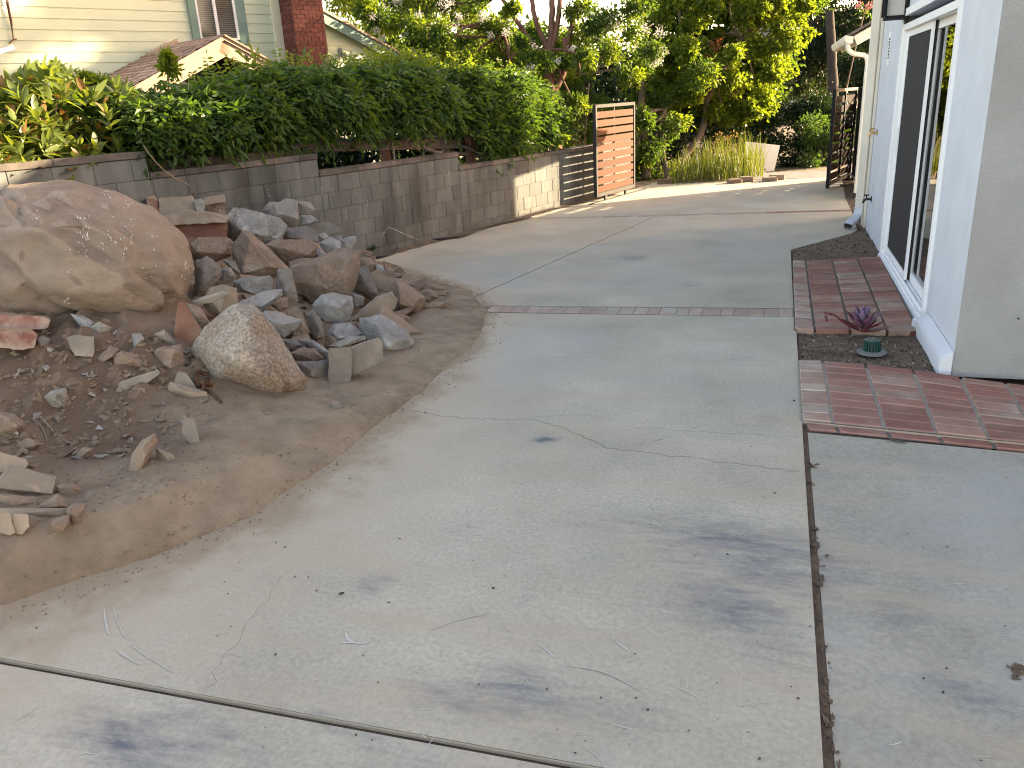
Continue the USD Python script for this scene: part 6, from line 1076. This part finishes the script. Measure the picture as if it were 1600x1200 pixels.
# grasses and low bed planting
gp_ = thing('ornamental_grass', 'tall sunlit yellow-green grasses in the bed beside the pale board', 'grass', (*G(1120, 283)[:2], 0)); r = np.random.default_rng(6); v = []
for k in range(800):
    px = r.uniform(1050, 1192); b_ = G(px, np.interp(px, [1050, 1100, 1190], [289, 285, 280])-r.uniform(0, 14)); hgt = r.uniform(.2, .85)*np.interp(px, [1050, 1080, 1130, 1180, 1190], [.5, .9, 1.0, 1.05, .8]); a = r.uniform(0, 6.28); le = r.uniform(.05, .35)*hgt
    o = np.array([math.cos(a), math.sin(a), 0]); w = np.array([-math.sin(a), math.cos(a), 0])*r.uniform(.004, .009); m1, m2 = b_+[0, 0, hgt*.6]+o*le*.35, b_+[0, 0, hgt]+o*le
    v.append(([b_-w, b_+w, m1+w*.8, m1-w*.8, m2], [[0, 1, 2, 3], [3, 2, 4, 4]]))
part(gp_, 'blades', cat(*v), leafmat('grass_blade', (.09, .12, .025), (.20, .20, .04), .45, .5, (1.4, 1.25, .4)), kind='stuff')
v = [clump(atD(x, y, 15.9), .10, 26, .04, .02, r, 0) for x, y in ((1120, 225), (1135, 218), (1140, 232), (1128, 238), (1150, 228), (1112, 232), (1145, 212), (1125, 212))]
part(gp_, 'seed_heads', cat(*v), leafmat('seed_head', (.30, .23, .10), (.42, .34, .16), .4, .7, (1.2, 1., .6)), kind='stuff')
# pale board, kerb stones, street
a, b, c_, d = (atD(x, y, 16.6) for x, y in ((1165, 221), (1219, 227), (1209, 270), (1162, 262)))
nb = unit(np.cross(b-a, d-a)); nb = nb if nb @ FWD > 0 else -nb
obj('pale_board', cat(([a, b, c_, d, *(q+nb*.02 for q in (a, b, c_, d))], [[0, 1, 2, 3], [4, 7, 6, 5], [0, 4, 5, 1], [1, 5, 6, 2], [2, 6, 7, 3], [3, 7, 4, 0]])), M['board'], 'pale cream board propped at a tilt behind the grasses', 'board')
for k, (x, y) in enumerate(((1150, 286), (1168, 284), (1205, 283), (1216, 281))): q = G(x, y); obj('edging_stone', rbox(q-[.13, .08, .02], (.24, .05, 0), (-.03, .14, 0), (0, 0, .09+.02*(k % 2)), .015), M['rock_tan'] if k < 2 else M['slab'], ['tan edging stone at the foot of the grasses left of its fellow', 'tan edging stone at the right end of the grasses', 'low pale edging stone under the pale board', 'low pale edging stone nearest the street'][k], 'stone', 'edging stones')
obj('sidewalk', ([(-.5, 15.75, -.03), (1.2, 15.75, -.03), (8, 16.3, -.03), (8, 17.5, -.03), (-.3, 17.0, -.03)], [[0, 1, 2, 3], [0, 3, 4, 4]]), M['street'], kind='structure', base=False)
obj('bed_ground', ([(-2.3, 14.9, -.035), (-.1, 15.3, -.035), (-.2, 19, -.035), (-6, 19, -.035), (-4.4, 13.5, -.035)], [[0, 1, 2, 3], [0, 3, 4, 4]]), M['soilbed'], kind='structure', base=False)
a = atD(1180, 225, 40.); ph = thing('street_house', 'pale blue-grey house wall glimpsed across the street under the bright tree', 'house', (a[0], a[1], 0)); part(ph, 'wall', bx(a[0]-2.5, a[0]+2.0, a[1], a[1]+3, 0, 3.4), M['paleblue']); part(ph, 'roof', obox((a[0]-2.8, a[1]-.3, 3.4), (5.1, 0, 0), (0, 1.8, .8), (0, 0, .15)), M['roof_dark']); part(ph, 'window', cat(bx(a[0]-.2, a[0]+.5, a[1]-.03, a[1]-.003, 1.1, 2.2)), M['darkvent'])
# far trees closing the view
for i, (x0, x1, y0, y1, D_, lm, lab) in enumerate(((500, 640, 90, 230, 24., L_mid, 'leafy tree far behind the hedge below the neighbour gable'), (640, 790, 100, 240, 26., L_dark, 'dark tree far behind the middle of the vine hedge'), (780, 905, 75, 240, 29., L_mid, 'distant green tree seen under the bare brown stems'), (950, 1110, 100, 240, 27., L_dark, 'dark tree far behind the wooden gate'), (1090, 1190, 120, 230, 33., L_mid, 'distant tree across the street above the grasses'), (1230, 1400, 60, 250, 36., L_olive, 'distant olive-green tree behind the dark gate'), (880, 960, 150, 240, 30., L_dark, 'distant dark tree between the vine and the gate'))):
    b_ = atD((x0+x1)/2, 220, D_)*[1, 1, 0]; rr2 = np.random.default_rng(200+i); tree('far_tree', lab, b_, [([b_, atD((x0+x1)/2, (y0+y1)/2, D_)], .2, .1)], cover(x0, x1, y0, y1, 40, 34, rr2), lm, M['bark'], D_, 420, .30, .16, seed=50+i, twig=.1)

# ------------------------------------------------------------------ a street tree out of view behind the house: it dapples the neighbour's clapboards
rs = np.random.default_rng(909); xs_ = 6.2; pts_ = []
for px in np.arange(-70, 440, 26):
    for py in np.arange(-30, 150, 26):
        p = hp(px+rs.uniform(-8, 8), py+rs.uniform(-8, 8)); t_ = (xs_-p[0])/SUN[0]; dens = (.85 if px > 90 else .7) if fbm(np.array([[px/75., py/60., 3.3]]), 2, 5)[0] > (.36 if px > 90 else .46) else .03
        if rs.random() < dens: pts_.append(p+SUN*t_)
pts_ = np.array(pts_); cen = pts_.mean(0); st = thing('street_tree', 'tall leafy street tree standing behind the stucco house', 'tree', (*cen[:2], 0))
part(st, 'trunk', cat(tube(spline([[*cen[:2], 0], cen*[1, 1, .5], cen], 10), np.linspace(.25, .1, 10), 9)), M['bark'], 60)
part(st, 'crown', cat(*[clump(q+[rs.uniform(-.6, .6), 0, 0], .27, 110, .13, .08, rs) for q in pts_]), L_mid, kind='stuff')

# ------------------------------------------------------------------ succulent and drain grate in the near bed
SUC = mat('purple_succulent', {'g': ('geometry', {}), 'r': ('rgb_ramp', {'ramp': [(0, (.10, .028, .045)), (.5, (.135, .060, .095)), (1, (.17, .115, .165))]}), 'tc': ('texture_coordinate', {}), 'n': ('noise_texture', {'scale': 9.}), 'p': ('principled_bsdf', {'roughness': .45})}, [('tc.object', 'n.vector'), ('n.fac', 'r.fac'), ('r.color', 'p.base_color')], 'p.BSDF')
SUC2 = plain('pale_purple_succulent', (.175, .125, .19), .45, .2, 12.); SUC3 = plain('dark_red_succulent', (.115, .022, .030), .45, .3, 12.)
b_ = G(1345, 527, .0); sk = thing('purple_succulent', 'purple rosette succulent with a curling flower stalk in the bed by the door', 'plant', b_); r = np.random.default_rng(17)
def fleshy(o, d, L, W, th, up_b):
    d = unit(d); s = unit(np.cross(d, [0, 0, 1.])); n_ = np.cross(s, d); T = np.linspace(0, 1, 7); Wd = np.array([.35, .62, .88, 1, .85, .5, .06]); v, f = [], []
    for t, w in zip(T, Wd):
        c_ = o+d*L*t+np.array([0, 0, 1])*L*up_b*t*t; v += [c_+s*W*.5*w+n_*th*.9*w, c_+n_*th*.25, c_-s*W*.5*w+n_*th*.9*w, c_-n_*th*.6*w]
    for i in range(6):
        for k in range(4): a, b = i*4+k, i*4+(k+1) % 4; f.append([a, b, b+4, a+4])
    return np.array(v), np.array(f)
for k in range(22):
    a = k*2.4; e = .05+.062*k; L = .165-.0038*k; d = np.array([math.cos(a)*math.cos(e), math.sin(a)*math.cos(e), math.sin(e)])
    part(sk, 'leaf', fleshy(b_+[0, 0, .035+.003*k]+d*.012, d, L, .070-.0012*k, .010, .22), SUC3 if k < 6 else (SUC if k < 15 else SUC2), True)
st_p = [b_+[0, 0, .08], atY(1322, 505, b_[1]-.03), atY(1306, 494, b_[1]-.05), atY(1298, 490, b_[1]-.06), atY(1292, 489.5, b_[1]-.06), atY(1290, 493, b_[1]-.06), atY(1292, 497, b_[1]-.06)]
part(sk, 'flower_stalk', tube(spline(st_p, 26), np.linspace(.006, .004, 26), 7), SUC3, 60)
part(sk, 'buds', cat(*[lathe([(0, 0), (.007, .006), (.006, .014), (0, .02)], st_p[i]+r.normal(0, .004, 3), 8, r.normal(0, 1, 3)) for i in (3, 3, 4, 4, 5, 6, 6)]), SUC3)
g_c = G(1362, 551, .0); dg_ = thing('drain_grate', 'green slotted plastic drain cap on a grey ring in the bed', 'drain', g_c)
part(dg_, 'ring', lathe([(0, 0), (.086, .0), (.088, .008), (.06, .016), (0, .016)], g_c, 28), M['greyplastic'], 40)
part(dg_, 'core', lathe([(0, .012), (.046, .012), (.042, .075), (0, .075)], g_c, 20), M['rubber'], 40)
part(dg_, 'cap', lathe([(0, .074), (.047, .074), (.047, .084), (.038, .090), (0, .091)], g_c, 28), M['greenplastic'], 40)
for k in range(18):
    a = k*2*math.pi/18; c_, s_ = math.cos(a), math.sin(a); part(dg_, 'rib', obox(g_c+[c_*.052-s_*-.004, s_*.052+c_*-.004, .012], (-s_*.008, c_*.008, 0), (-c_*.008, -s_*.008, 0), (-c_*.004, -s_*.004, .066)), M['greenplastic'])
for k in range(7): a = k*.9; part(dg_, 'top_slot', obox(g_c+[math.cos(a)*.02, math.sin(a)*.02, .0905], (math.cos(a)*.018, math.sin(a)*.018, 0), (-math.sin(a)*.004, math.cos(a)*.004, 0), (0, 0, .0015)), M['rubber'])
obj('dark_leaf', bx(0, .03, 0, .018, 0, .004) if False else hull(np.array([*G(1398, 686)[:2], -.004])+np.random.default_rng(3).normal(0, 1, (9, 3))*[.018, .009, .004]), M['speck'], 'dark dead leaf lying on the patio near the brick pad', 'leaf')
v = [hull(np.array([*G(1268+rs.normal(0, 4), 725+rs.normal(0, 2.5))[:2], -.009])+rs.normal(0, .004, (8, 3))*[1, 1, .4]) for _ in range(26)]+[hull(np.array([*G(1592+rs.normal(0, 8), 1043+rs.normal(0, 6))[:2], -.009])+rs.normal(0, .005, (8, 3))*[1, 1, .4]) for _ in range(40)]
obj('soil_crumbs', cat(*v), M['joint'], 'small patches of brown soil crumbs on the patio slab', 'soil', kind='stuff')
